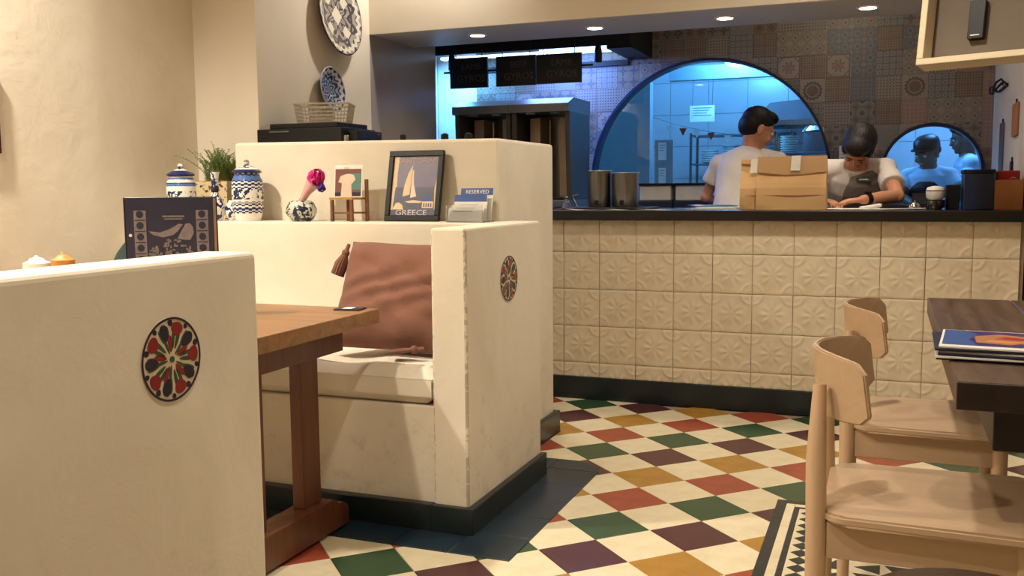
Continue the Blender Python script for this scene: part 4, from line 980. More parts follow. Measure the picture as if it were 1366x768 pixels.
def gyro(x, lab):
    t = thing('gyro_grill', lab, 'grill', (x, 5.85, 0.9305))
    hw = 0.19
    MB().box(-hw, hw, -0.20, 0.22, 0, 0.10, 0.006).done('grill_base', M['steel_dark'], t)
    for s in (-1, 1): MB().prism([(-0.17, 0.1005), (0.22, 0.1005), (0.22, 0.64), (-0.20, 0.64), (-0.20, 0.58)], s*hw-(0.03 if s > 0 else 0), s*hw+(0.03 if s < 0 else 0), 'x').done('side_panel', M['grill_side'], t)
    MB().prism([(-0.24, 0.6405), (0.22, 0.6405), (0.22, 0.73), (-0.13, 0.73), (-0.24, 0.69)], -hw-0.003, hw+0.003, 'x').done('top_hood', M['steel_dark'], t)
    MB().box(-hw+0.03, hw-0.03, 0.18, 0.219, 0.1005, 0.64).done('back_panel', M['steel'], t)
    for s in (-1, 1): MB().box(s*0.10-0.035, s*0.10+0.035, -0.02, 0.1795, 0.12, 0.62, 0.003).done('burner_panel', M['burner'], t)
    MB().tube([(0, -0.02, 0.101), (0, -0.02, 0.6)], 0.006, 8).done('spit', M['chrome'], t)
    MB().lathe([(0.08, 0.101), (0.085, 0.112)], 24, T=T_(0, -0.02, 0)).done('drip_disc', M['steel'], t)
    for s in (-0.08, 0.08): MB().lathe([(0.03, 0.632), (0.03, 0.6402)], 20, T=T_(s, -0.16, 0)).done('hood_lamp', M['lamp_glass'], t)
M['burner'] = simple('burner_steel', rgb(200, 176, 146), rgb(170, 146, 118), 5, rough=0.5, metal=0.2); M['lamp_glass'] = simple('lamp_glass', rgb(150, 170, 200), rough=0.15)
gyro(-2.405, 'left steel vertical gyro grill on the worktop behind the divider'); gyro(-2.015, 'right steel vertical gyro grill standing nearer the large arch')
hd = thing('range_hood', 'dark extraction hood with blue-white tube lights above the gyro grills', 'hood', (-2.2, 6.1, 1.96))
D(MB().box(-3.08, -1.50, 5.862, 5.885, 1.985, 2.34).done('front_panel', M['black'], hd)) ; D(MB().box(-1.66, -1.50, 5.8855, 6.445, 1.965, 2.34).done('side_panel', M['black'], hd))
D(MB().box(-2.99, -1.6605, 6.425, 6.446, 1.93, 1.965).done('back_rim', M['black'], hd)); D(MB().box(-3.08, -1.6605, 5.886, 6.424, 2.30, 2.34).done('top_panel', M['steel'], hd))
tb = D(MB().box(-2.20, -1.72, 6.15, 6.40, 2.02, 2.035).done('light_panel', M['blue_tube'], hd)); D(MB().box(-3.0, -2.22, 6.30, 6.36, 2.02, 2.035).done('tube_light', M['blue_tube'], hd))
lamp('AREA', (-2.1, 6.1, 2.0), 15, (0.14, 0.28, 1.0), 0.4, (-1.9, 6.42, 1.2)); lamp('AREA', (-2.85, 6.2, 1.98), 7, (0.12, 0.45, 1.0), 0.15, (-2.85, 6.35, 1.0))
for x, lab in ((-2.715, 'black spotlight hanging at the left end of the hood'), (-1.71, 'black spotlight hanging at the right end of the hood')):
    t = thing('spot_lamp', lab, 'lamp', (x, 5.8735, 1.984)); MB().lathe([(0.02, -0.10), (0.024, -0.095), (0.024, -0.03), (0.018, 0.0)], 18).done('lamp_body', M['black'], t, smooth=True); MB().lathe([(0.019, -0.103), (0.019, -0.1003)], 16).done('lens', M['steel_dark'], t)
M['faint'] = simple('faint_screen_print', rgb(66, 58, 60), rough=0.5)
for x0, x1, z0, z1, lines, lab in ((-2.645, -2.385, 1.745, 1.935, ('LAMB', 'GYROS'), 'left hanging black menu screen reading GYROS'), (-2.325, -2.06, 1.745, 1.93, ('BEEF', 'GYROS'), 'middle hanging black menu screen touching the right one'), (-2.055, -1.765, 1.748, 1.927, ('LAMB', 'GYROS'), 'right hanging black menu screen nearest the large arch')):
    cx = (x0+x1)/2; t = thing('menu_screen', lab, 'screen', (cx, 5.70, z0)); hw = (x1-x0)/2; H_ = z1-z0
    MB().box(-hw, hw, -0.012, 0.012, 0, H_, 0.002, seg=1).done('screen_panel', M['black'], t)
    for s in (-0.7, 0.7): MB().tube([(s*hw, 0, H_), (s*hw, 0, 2.349-z0)], 0.003, 6).done('hanger', M['black'], t)
    text('lettering', lines[0], 0.055, M['faint'], t, (0.02, -0.0125, H_*0.60), FR, 0.0003); text('lettering', lines[1], 0.062, M['faint'], t, (0.02, -0.0125, H_*0.20), FR, 0.0003)
tag(MB().box(-2.70, -1.70, 5.715, 5.73, 1.845, 1.857).done('screen_rail', M['black']), 'thin black rail running behind the three menu screens', 'rail')
# ============================================================ ON THE SERVICE COUNTER (z 0.99)
ZC = 0.9905
def canister(x, y, r, h_, lab, rz=0):
    t = thing('steel_canister', lab, 'canister', (x, y, ZC+0.013), rz)
    MB().lathe([(r*0.98, 0), (r, 0.004), (r, h_)], 32).done('canister_body', M['steel'], t, smooth=True)
    MB().lathe([(r*1.06, h_+0.0003), (r*1.08, h_+0.004), (r*1.02, h_+0.008)], 32).done('lid', M['steel_dark'], t)
    MB().box(-0.010, 0.010, -r-0.012, -r+0.003, 0.012, 0.034, 0.002, seg=1).done('tap', M['black'], t)
tray = tag(MB().box(-1.60, -1.15, 4.80, 5.12, 0, 0.012, 0.004).done('black_tray', M['black'], None, (0, 0, ZC)), 'flat black tray under the two steel canisters', 'tray')
canister(-1.435, 4.96, 0.062, 0.185, 'left steel canister on the counter next to the glass cruet'); canister(-1.292, 4.95, 0.070, 0.172, 'right, slightly shorter steel canister on the counter')
cr_ = thing('glass_cruet', 'small glass cruet at the left end of the counter', 'cruet', (-1.60, 5.0, ZC))
cr_.location.x = -1.635
MB().lathe([(0.022, 0), (0.026, 0.01), (0.022, 0.03), (0.008, 0.045), (0.008, 0.055)], 18).done('cruet_body', M['acrylic'], cr_, smooth=True); MB().ball((0, 0, 0.062), 0.009, seg=10).done('stopper', M['chrome'], cr_, smooth=True)
tg = MB(); tg.tube([(-1.54, 4.9, ZC+0.014), (-1.56, 4.9, ZC+0.05), (-1.565, 4.9, ZC+0.072), (-1.535, 4.9, ZC+0.078)], 0.004, 6); tag(tg.done('serving_tongs', M['chrome']), 'bent steel tongs handle left of the canisters', 'tongs')
tag(MB().box(-1.90, -1.66, 4.85, 5.1, 0, 0.014, 0.005).done('round_edge_tray', M['black'], None, (0, 0, ZC)), 'second flat black tray beside the divider end', 'tray')
mb = MB(); mb.grid(60, 6, lambda i, j: (-1.64+0.74*i, 4.705+0.09*j, ZC+0.0015+0.004*(1+math.sin(i*21))*(1-j*0.3)*(0.4+0.6*math.sin(i*9)**2)))
bmesh.ops.solidify(mb.bm, geom=list(mb.bm.faces), thickness=-0.001)
tag(mb.done('paper_runner', M['paper'], smooth=True), 'wavy white paper strip along the left counter edge', 'paper')
for k, (dx, dy, rz, m_, lab) in enumerate(((0, 0, 0, 'paper', 'lowest white leaflet of the three on the counter left of the bags'), (0.01, 0.01, 3, 'paper', 'middle white leaflet under the blue one left of the bags'), (-0.005, 0.015, 6, 'blue_card', 'glossy blue leaflet lying on top, left of the paper bags'))):
    mp = thing('leaflet', lab, 'leaflet', (-0.845+dx, 5.03+dy, ZC+0.0005+k*0.007), R(14+rz))
    MB().box(-0.11, 0.11, -0.11, 0.12, 0, 0.005, 0.001, T=None, seg=1).done('leaflet_sheet', M[m_], mp)
    if k == 2: MB().box(-0.10, -0.05, -0.08, 0.09, 0.0052, 0.0058, T=None).done('printed_panel', M['paper'], mp)
def bag(x, y, w_, d, h_, lab, stx, fold):
    t = thing('paper_bag', lab, 'bag', (x, y, ZC))
    mb = MB(); nx, nz = 10, 12
    def f(side):
        def g(i, j):
            u = i*2-1; z = j*h_; dd = d/2*(1-0.75*max(0, (j-0.45)/0.55)); crum = 0.003*math.sin(i*5+j*3+x*40)+0.002*math.sin(j*9-i*7)
            return (u*w_/2*(1-0.015*j), side*(dd + crum*(1 if 0.05 < j < 0.95 else 0)), z)
        return g
    mb.grid(nx, nz, f(-1)); mb.grid(nx, nz, f(1))
    for s in (0, 1):
        mb.grid(4, nz, (lambda s: lambda i, j: tuple(Vector(f(-1)(s, j)).lerp(Vector(f(1)(s, j)), i) + Vector(((-1 if s else 1)*0.02*math.sin(PI*i)*min(1, j*1.3), 0, 0))))(s))
    mb.grid(nx, 1, lambda i, j: tuple(Vector(f(-1)(i, 0)).lerp(Vector(f(1)(i, 0)), j))); mb.grid(nx, 1, lambda i, j: tuple(Vector(f(-1)(i, 1)).lerp(Vector(f(1)(i, 1)), j)))
    bmesh.ops.remove_doubles(mb.bm, verts=mb.bm.verts, dist=0.0008)
    mb.done('bag_body', M['kraft'], t)
    yt = -d/2*0.25-0.002
    fl_ = MB(); fl_.grid(10, 4, lambda i, j: ((i*2-1)*w_/2*0.99, yt-0.004-(0.010+0.46*(d/2)*1.0/1.0*(fold[0]/0.14)*1.55)*j, h_+0.002-j*(fold[0] + (fold[1]-fold[0])*math.sin(PI*i))))
    bmesh.ops.solidify(fl_.bm, geom=list(fl_.bm.faces), thickness=0.0012); fl_.done('folded_flap', M['kraft'], t)
    s = MB(); s.grid(2, 6, lambda i, j: (stx+(i-0.5)*0.044, yt-0.0075-(0.012+0.5*(d/2)*(0.072/0.14)*1.6)*j, h_+0.004-j*0.072)); bmesh.ops.solidify(s.bm, geom=list(s.bm.faces), thickness=0.001); s.done('sticker', M['paper'], t)
    MB().box(-w_/2*0.98, w_/2*0.98, -d/2-0.0035, -d/2+0.002, h_*0.27, h_*0.275).done('crease', M['kraft_dark'], t)
bag(-0.605, 5.08, 0.205, 0.12, 0.250, 'narrower brown paper bag, left of the two on the counter', -0.03, (0.022, 0.026))
bag(-0.442, 4.93, 0.330, 0.13, 0.258, 'wide brown paper bag with a deep folded flap and white sticker', 0.02, (0.075, 0.09))
# woman's desk things
tag(MB().box(-0.12, 0.15, -0.09, 0.09, 0, 0.004, 0.001, seg=1).done('order_pad', M['paper'], None, (-0.16, 4.99, ZC), (0, 0, R(5))), 'white paper pad the woman is writing on', 'paper')
tag(MB().box(-0.05, 0.05, -0.025, 0.025, 0, 0.016, 0.007, seg=3).done('white_handset', M['white'], None, (-0.075, 4.95, ZC+0.0045), (0, R(-9), R(12))), 'white rounded handset lying by the woman\'s wrist', 'phone')
tag(MB().box(-0.10, 0.10, -0.07, 0.07, 0, 0.022, 0.005).done('black_case', M['black_gloss'], None, (0.065, 5.06, ZC), (0, 0, 0)), 'flat glossy black case right of the woman\'s hands', 'case')
cb = MB(); cb.tube([(-0.22, 4.75, ZC+0.005), (-0.05, 4.76, ZC+0.005), (0.05, 4.78, ZC+0.006), (0.10, 4.83, ZC+0.006), (0.165, 4.86, ZC+0.006)], 0.0035, 6); tag(cb.done('white_cable', M['white']), 'white cable running along the right counter edge', 'cable')
tm = thing('card_terminal', 'black slanted terminal between the woman and the bowls', 'terminal', (0.165, 5.16, ZC))
MB().prism([(-0.08, 0), (0.08, 0), (0.08, 0.075), (-0.08, 0.012)], -0.05, 0.05, 'x').done('terminal_body', M['black'], tm)
MB().box(-0.04, 0.04, -0.001, 0.001, 0.0, 0.10, T=T_(0, -0.066, 0.0215, rx=R(-68))).done('terminal_screen', M['black_gloss'], tm)
be = thing('service_bell', 'small chrome service bell on the counter left of the bowls', 'bell', (0.12, 4.90, ZC))
MB().lathe([(0.032, 0), (0.034, 0.006), (0.028, 0.010)], 24).done('bell_base', M['chrome'], be); MB().lathe([(0.027, 0.011), (0.024, 0.022), (0.012, 0.032), (0.003, 0.034), (0.003, 0.042)], 24).done('bell_dome', M['chrome'], be, smooth=True)
for k, (dz, lab) in enumerate(((0.0, 'bottom small steel bowl of the pair by the dark box'), (0.045, 'upper cream lidded bowl stacked on the steel bowl'))):
    t = thing('small_bowl', lab, 'bowl', (0.208, 4.93, ZC+dz))
    MB().lathe([(0.030, 0), (0.040, 0.012), (0.042, 0.040)], 24).done('bowl_body', M['steel'] if k == 0 else M['white'], t, smooth=True)
    MB().lathe([(0.0425, 0.0402), (0.0425, 0.0445)], 24).done('rim', M['black'], t)
    if k: MB().lathe([(0.041, 0.0447), (0.036, 0.058), (0.015, 0.064), (0.002, 0.065)], 24, T=T_(0, 0, 0)).done('lid', M['white'], t, smooth=True)
tag(MB().box(-0.03, 0.03, -0.05, 0.05, 0, 0.115, 0.003).done('dark_speaker_box', M['black'], None, (0.287, 5.02, ZC)), 'narrow dark grey box between bowls and navy box', 'box')
nb = thing('navy_box', 'navy blue box with black lid on the counter', 'box', (0.386, 4.95, ZC)); MB().box(-0.062, 0.062, -0.10, 0.10, 0, 0.165, 0.003).done('box_body', M['navy_box'] if 'navy_box' in M else M['trim_blue'], nb); MB().box(-0.066, 0.066, -0.103, 0.103, 0.1652, 0.183, 0.003).done('box_lid', M['black'], nb)
wb = thing('brown_box', 'orange-brown wooden box at the right end of the counter', 'box', (0.508, 4.93, ZC))
for a in ((-0.058, 0.058, -0.08, -0.074), (-0.058, 0.058, 0.074, 0.08), (-0.058, -0.052, -0.0738, 0.0738), (0.052, 0.058, -0.0738, 0.0738)): MB().box(*a, 0.0, 0.135, 0.001, seg=1).done('box_side', M['kraft_dark'], wb)
MB().box(-0.0518, 0.0518, -0.0738, 0.0738, 0.0, 0.006).done('box_bottom', M['kraft_dark'], wb)
rp = thing('red_packet', 'red packet standing up inside the orange-brown box', 'packet', (0.508, 4.94, ZC+0.0065)); MB().box(-0.047, 0.047, -0.05, 0.05, 0.0, 0.17, 0.006).done('packet_body', M['red_plain'], rp)
text('lettering', '(', 0.03, M['paper'], rp, (0.012, -0.0505, 0.138), (PI/2, PI/2, 0), 0.0003)
# notice on tile wall behind woman
sheet(-0.245, YT-0.006, 1.235, 0.10, 0.12, 0, 'pale paper notice on the tile wall behind the woman', 4)
# right kitchen wall hangings
hk = thing('wall_hooks', 'black curly metal hooks on the right kitchen wall', 'hook', (XK, 5.95, 1.63))
for s in (-1, 1):
    mb = MB(); mb.tube([(-0.002, s*0.12, 0.0)]+[(-0.012-0.05*math.sin(k*PI/6), s*(0.12+0.19*math.cos(k*PI/5)*0.6), 0.03*math.sin(k*PI/2.5)) for k in range(9)], 0.006, 6); mb.done('hook_scroll', M['black'], hk, smooth=True)
MB().box(-0.006, 0, -0.2, 0.2, -0.008, 0.008).done('hook_rail', M['black'], hk)
for y, z, h_, w_, m_, lab in ((5.32, 1.34, 0.16, 0.10, 'kraft_dark', 'brown paper hung high at the kitchen right wall edge'), (5.9, 1.08, 0.36, 0.07, 'steel_dark', 'grey apron strip hanging low on the kitchen right wall'), (5.4, 1.02, 0.2, 0.03, 'black', 'thin dark utensil hanging on the kitchen right wall')):
    t = thing('hanging_strip', lab, 'wall item', (XK, y, z)); MB().box(-0.012, -0.001, -w_, w_, 0, h_, 0.003).done('strip', M[m_], t); MB().box(-0.008, 0, -0.006, 0.006, h_, h_+0.02).done('peg', M['black'], t)
# ============================================================ DOWNLIGHTS
for i, (x, y) in enumerate(SOFF):
    t = thing('downlight', 'round recessed downlight in the soffit, %s from the left' % ['first', 'second', 'third', 'fourth'][i], 'light', (x, y, 1.9439), 0, 'soffit downlights')
    MB().lathe([(0.040, -0.004), (0.050, -0.003), (0.052, 0)], 28, cap=False).done('trim_ring', M['white'], t); MB().lathe([(0.039, -0.0035), (0.039, -0.001)], 28).done('lens', M['bulb'], t)
for i, (x, y, p) in enumerate(DINING+[(-2.72, 2.75, 0), (-2.15, 4.55, 0)]):
    t = thing('ceiling_spot', 'warm recessed ceiling spot of the dining room, out of the picture', 'light', (x, y, 2.6799), 0, 'dining room ceiling spots')
    MB().lathe([(0.042, -0.005), (0.055, -0.003), (0.056, 0)], 24, cap=False).done('trim_ring', M['white'], t); MB().lathe([(0.041, -0.0035), (0.041, -0.001)], 24).done('lens', M['warm_bulb'], t)
# ============================================================ HANGING BOX TOP RIGHT
M['box_wood'] = wood('cream_box_wood', rgb(206, 188, 156), rgb(214, 197, 166), rgb(220, 204, 174), 'X', 0.5, 0.5)
hb = thing('display_box', 'pale wooden open box hanging at the upper right corner', 'box', (0.089, 4.3, 1.59), 0)
hb.matrix_world = Matrix.Translation((0.089, 4.3, 1.59)) @ Matrix.Rotation(R(-22.5), 4, 'Z') @ Matrix.Rotation(R(-10), 4, 'X')
BW, BH, BD, ft = 0.72, 0.56, 0.10, 0.026
for nm, a in (('bottom_rail', (0, BW, 0, BD, 0, ft)), ('top_rail', (0, BW, 0, BD, BH-ft, BH)), ('side_rail', (0, ft, 0, BD, ft+0.0003, BH-ft-0.0003)), ('side_rail', (BW-ft, BW, 0, BD, ft+0.0003, BH-ft-0.0003))):
    MB().box(*a, 0.002, seg=1).done(nm, M['box_wood'], hb)
MB().box(ft+0.0005, BW-ft-0.0005, BD-0.012, BD-0.002, ft+0.0005, BH-ft-0.0005).done('back_board', M['taupe'], hb)
for x in (0.12, 0.60): MB().tube([(x, BD/2, BH), (x, BD/2+0.09, BH+0.58)], 0.004, 6).done('hanger_rod', M['black'], hb)
spk = thing('small_speaker', 'slim black box with a tiny white mark inside the pale hanging box', 'speaker')
spk.matrix_world = hb.matrix_world @ Matrix.Translation((0.200, BD-0.0125, 0.105))
MB().box(-0.030, 0.030, -0.03, 0, 0, 0.155, 0.002, seg=1).done('speaker_body', M['black'], spk); MB().box(-0.018, 0.016, -0.0305, -0.0301, 0.012, 0.016).done('maker_mark', M['white'], spk)
# ============================================================ RIGHT TABLE + CHAIRS
rt = thing('dining_table', 'dark plank-topped pedestal table at the right edge', 'table', (0.55, 2.62, 0))
xs_ = [0.128, 0.366, 0.604, 0.842, 0.98]
for a, b_ in zip(xs_, xs_[1:]): D(MB().box(a+0.0009, b_-0.0009, 1.915, 3.335, 0.694, 0.745, 0.003, seg=1).done('tabletop_plank', M['walnut'], rt))
D(MB().box(0.129, 0.979, 1.905, 1.914, 0.694, 0.7445, 0.001, seg=1).done('edge_strip', M['walnut_dark'], rt))
D(MB().box(0.20, 0.90, 1.99, 3.26, 0.60, 0.6935, 0.003).done('apron', M['walnut_dark'], rt))
for y in (2.2, 3.05):
    D(MB().box(0.42, 0.68, y-0.07, y+0.07, 0.05, 0.5995, 0.004).done('pedestal', M['walnut_dark'], rt)); D(MB().box(0.26, 0.84, y-0.10, y+0.10, 0.0045, 0.0498, 0.006).done('foot', M['walnut_dark'], rt))
M['purple'] = simple('purple_print', rgb(70, 40, 120), rgb(58, 36, 108), 9, rough=0.3)
ML = ['bottom navy-edged menu of the stack on the dark table', 'white-edged menu, second from the bottom of the stack', 'navy-edged menu, third from the bottom of the stack', 'white-edged menu, fourth from the bottom of the stack', 'navy-edged menu just under the top one', 'purple menu with food picture on top of the stack']
for k in range(6):
    dx, dy = rnd.uniform(-0.008, 0.008), rnd.uniform(-0.008, 0.008)
    ml = thing('menu', ML[k], 'menu', (0.265+dx, 2.26+dy, 0.7455+0.0003+k*0.0048), R(-3+rnd.uniform(-2, 2)), 'stacked menus on the dark table')
    MB().box(-0.155, 0.20, -0.13, 0.12, 0, 0.0045, 0.0008, seg=1).done('menu_sheet', M['paper'] if k % 2 else M['navy'], ml)
zt = 0.0046
def mprint(name, mat, poly, k=0): MB().prism(poly, zt+0.0003*k, zt+0.0003*(k+1)).done(name, M[mat], ml)
mprint('menu_print', 'purple', [(-0.15, -0.105), (0.195, -0.105), (0.195, 0.112), (-0.15, 0.112)], 0)
mprint('blue_corner', 'blue_card', [(-0.15, -0.105), (-0.08, -0.105), (-0.10, -0.02), (-0.08, 0.06), (-0.11, 0.112), (-0.15, 0.112)], 1)
mprint('food_picture', 'kraft_dark', [(-0.085, -0.06), (-0.02, -0.075), (0.03, -0.02), (0.02, 0.05), (-0.04, 0.075), (-0.09, 0.03)], 1)
mprint('food_picture', 'red_plain', [(-0.05, 0.0), (0.0, -0.01), (0.02, 0.02), (-0.03, 0.04)], 2)
mprint('food_picture', 'orange', [(-0.07, -0.045), (-0.02, -0.055), (0.01, -0.03), (-0.06, -0.02)], 2)
mprint('text_block', 'menu_print', [(0.13, 0.0), (0.18, 0.0), (0.18, 0.09), (0.13, 0.09)], 1)
def make_chair(label, loc, rz):
    t = thing('dining_chair', label, 'chair', loc, rz, None)
    # seat faces +X; origin under the middle of the back edge
    def seat_poly(r=0.05):
        P_ = []
        for cx, cy, a0 in ((0.385, 0.165, 0), (0.05, 0.15, 90), (0.05, -0.15, 180), (0.385, -0.165, 270)):
            for k in range(7): a = R(a0+k*15); P_.append((cx+r*math.cos(a), cy+r*math.sin(a)))
        return P_
    mb = MB(); mb.prism(seat_poly(), 0.430, 0.452)
    bmesh.ops.bevel(mb.bm, geom=[e for e in mb.bm.edges if abs(e.verts[0].co.z-e.verts[1].co.z) < 1e-5], offset=0.006, segments=2, affect='EDGES')
    mb.done('seat', M['ash'], t, smooth=True)
    for s in (-1, 1):
        MB().tube([(-0.012, s*0.165, 0), (-0.010, s*0.165, 0.40), (-0.014, s*0.158, 0.55), (-0.012, s*0.128, 0.70)], [0.016, 0.021, 0.020, 0.013], 16).done('leg', M['ash_v'], t, smooth=True)
        MB().tube([(0.375, s*0.165, 0), (0.37, s*0.165, 0.4295)], [0.015, 0.021], 16).done('leg', M['ash_v'], t, smooth=True)
        MB().box(0.010, 0.356, s*0.165-0.010, s*0.165+0.010, 0.355, 0.4295, 0.002, seg=1).done('seat_rail', M['ash'], t)
        MB().tube([(0.004, s*0.165, 0.28), (0.36, s*0.165, 0.28)], 0.009, 12).done('stretcher', M['ash'], t, smooth=True)
    MB().box(-0.002, 0.018, -0.15, 0.15, 0.355, 0.4295, 0.002, seg=1).done('seat_rail', M['ash'], t); MB().box(0.362, 0.380, -0.15, 0.15, 0.355, 0.4295, 0.002, seg=1).done('seat_rail', M['ash'], t)
    mb = MB(); th = 0.012
    def bp(off):
        def g(i, j):
            y = (i*2-1)*0.205; e = (i*2-1); taper = 1-0.16*abs(e)**3
            zc = 0.695; z = zc+(j*2-1)*0.070*taper+0.0*e; x = -0.030+0.108*e*e-0.012*(j-0.5)+off
            nrm = Vector((1, -2*0.095*e/0.205, 0)).normalized()
            # round the corners
            if abs(e) > 0.9: z = zc+(j*2-1)*0.070*taper*math.sqrt(max(0, 1-((abs(e)-0.9)/0.1)**2*0.5))
            return (x, y, z)
        return g
    mb.grid(28, 8, bp(0)); 
    bmesh.ops.recalc_face_normals(mb.bm, faces=mb.bm.faces)
    bmesh.ops.solidify(mb.bm, geom=list(mb.bm.faces), thickness=th)
    bmesh.ops.bevel(mb.bm, geom=[e for e in mb.bm.edges if len(e.link_faces) == 2 and e.calc_face_angle(0) > 0.9], offset=0.003, segments=2, affect='EDGES')
    mb.done('backrest', M['ash'], t, smooth=True)
    return t
make_chair('pale ash dining chair nearest the camera, lower right corner', (-0.105, 2.14, 0.004), R(0))
make_chair('pale ash dining chair farther away, behind the nearest chair', (-0.075, 2.93, 0.004), R(0))
st = thing('round_stool', 'glossy dark brown round stool top cut by the bottom edge', 'stool', (0.145, 1.56, 0))
MB().lathe([(0.165, 0.42), (0.175, 0.43), (0.175, 0.452), (0.160, 0.462), (0.05, 0.464)], 48).done('stool_top', M['leather'], st, smooth=True)
MB().lathe([(0.166, 0.405), (0.168, 0.4195)], 48).done('metal_band', M['chrome'], st)
for k in range(4): a = PI/4+k*PI/2; MB().tube([(0.10*math.cos(a), 0.10*math.sin(a), 0.405), (0.15*math.cos(a), 0.15*math.sin(a), 0.0035)], 0.012, 10).done('leg', M['walnut_dark'], st)

# ============================================================ PEOPLE
def remeshed(mb, name, mat, parent, voxel=0.005, smooth=3):
    bmesh.ops.recalc_face_normals(mb.bm, faces=mb.bm.faces)
    me = bpy.data.meshes.new(name); mb.bm.to_mesh(me); mb.bm.free()
    t = bpy.data.objects.new('tmp', me); COL.objects.link(t)
    m = t.modifiers.new('r', 'REMESH'); m.mode = 'VOXEL'; m.voxel_size = voxel; m.use_smooth_shade = True
    if smooth: q = t.modifiers.new('s', 'SMOOTH'); q.iterations = smooth; q.factor = 0.6
    me2 = bpy.data.meshes.new_from_object(t.evaluated_get(bpy.context.evaluated_depsgraph_get()))
    bpy.data.objects.remove(t); me2.materials.clear(); me2.materials.append(mat)
    o = obj(name, me2, parent); p = parent
    while p is not None: o.location = Vector(o.location) - Vector(p.location); p = p.parent
    return o
def limb(mb, pts, rs, seg=14):
    mb.tube(pts, rs, seg)
    for p, r in zip(pts, rs): mb.ball(p, r*0.985, seg=seg)
def loft(mb, rings, lat, seg=24):
    lat = Vector(lat).normalized(); R_ = []
    for i, (c, ra, rb) in enumerate(rings):
        d = (Vector(rings[min(i+1, len(rings)-1)][0]) - Vector(rings[max(i-1, 0)][0])).normalized()
        a = (lat - d*lat.dot(d)).normalized(); b_ = d.cross(a)
        R_.append([mb.bm.verts.new(Vector(c) + a*ra*math.cos(2*PI*k/seg) + b_*rb*math.sin(2*PI*k/seg)) for k in range(seg)])
    for a, b_ in zip(R_, R_[1:]):
        for i in range(seg): mb.bm.faces.new((a[i], a[(i+1) % seg], b_[(i+1) % seg], b_[i]))
    mb.bm.faces.new(R_[0][::-1]); mb.bm.faces.new(R_[-1])
def head_mat(c, fwd, up, s=1.0):
    y = -Vector(fwd).normalized(); z = Vector(up); z = (z - y*z.dot(y)).normalized(); x = y.cross(z)
    return Matrix.Translation(c) @ Matrix((x, y, z)).transposed().to_4x4() @ Matrix.Scale(s, 4)
def add_head(mb, H):
    B_ = lambda c, a, b_, d, sg=20: mb.ball(c, a, b_, d, seg=sg, T=H)
    B_((0, 0.012, 0.03), 0.074, 0.092, 0.088); B_((0, -0.02, -0.02), 0.064, 0.068, 0.075); B_((0, -0.038, -0.062), 0.042, 0.042, 0.036); B_((0, -0.066, -0.082), 0.018, 0.016, 0.016)
    B_((0, -0.088, -0.008), 0.008, 0.014, 0.026, 10); B_((0, -0.097, -0.022), 0.013, 0.014, 0.011, 10)
    B_((0, -0.078, -0.050), 0.022, 0.012, 0.009, 10); B_((0, -0.077, 0.022), 0.050, 0.014, 0.010, 12)
    for s in (-1, 1): B_((s*0.074, 0.008, -0.010), 0.010, 0.020, 0.031, 12); B_((s*0.040, -0.060, -0.030), 0.022, 0.018, 0.022, 12)
def face_bits(H, parent, lids=False):
    for s in (-1, 1):
        e = MB(); e.ball((s*0.030, -0.0765, 0.004), 0.0125, 0.011, 0.0085, seg=12, T=H); o = e.done('eyelid' if lids else 'eye', M['lid_skin'] if lids else M['eye_white'], parent, smooth=True); o.location = -Vector(parent.location)
        i_ = MB(); i_.ball((s*0.030, -0.0862, -0.002), 0.009, 0.003, 0.0014, seg=10, T=H) if lids else i_.ball((s*0.030, -0.0855, 0.003), 0.0055, 0.003, 0.0055, seg=10, T=H); o2 = i_.done('lashes' if lids else 'iris', M['hair'], o, smooth=True)
        b_ = MB(); b_.tube([H @ Vector((s*0.012, -0.0885, 0.022)), H @ Vector((s*0.03, -0.0905, 0.027)), H @ Vector((s*0.048, -0.080, 0.022))], [0.0022, 0.003, 0.0015], 6); o3 = b_.done('eyebrow', M['hair'], parent); o3.location = -Vector(parent.location)
    l = MB(); l.ball((0, -0.0885, -0.050), 0.018, 0.004, 0.006, seg=12, T=H); o4 = l.done('lips', M['lip'], parent, smooth=True); o4.location = -Vector(parent.location)
def add_hand(mb, wrist, fwd, palm_n, side, curl=0.5, s=1.0):
    f = Vector(fwd).normalized(); n = Vector(palm_n); n = (n - f*n.dot(f)).normalized(); r = f.cross(n)*side   # thumb side = r
    w = Vector(wrist)
    loft(mb, [(w, 0.021*s, 0.016*s), (w+f*0.03*s, 0.032*s, 0.014*s), (w+f*0.065*s, 0.038*s, 0.013*s), (w+f*0.088*s, 0.036*s, 0.010*s)], r, 16)
    for k, ln in enumerate((0.070, 0.078, 0.072, 0.056)):
        b0 = w + f*0.082*s + r*(0.028-0.0187*k)*s; p = [b0]; ang = 0.12+curl*0.3
        for q, sl in enumerate((0.45, 0.32, 0.23)):
            d = f*math.cos(ang) + n*math.sin(ang) + r*(0.10-0.07*k); p.append(p[-1] + d.normalized()*ln*sl*s); ang += curl*0.75
        limb(mb, p, [0.0088*s, 0.0082*s, 0.0074*s, 0.0062*s], 8)
    t0 = w + f*0.022*s + r*0.024*s; p = [t0, t0+(f*0.6+r*0.75+n*0.25)*0.034*s]; p.append(p[-1]+(f*0.9+r*0.3+n*0.35)*0.028*s); p.append(p[-1]+(f*0.95+n*0.4)*0.022*s)
    limb(mb, p, [0.013*s, 0.011*s, 0.0095*s, 0.0075*s], 8)
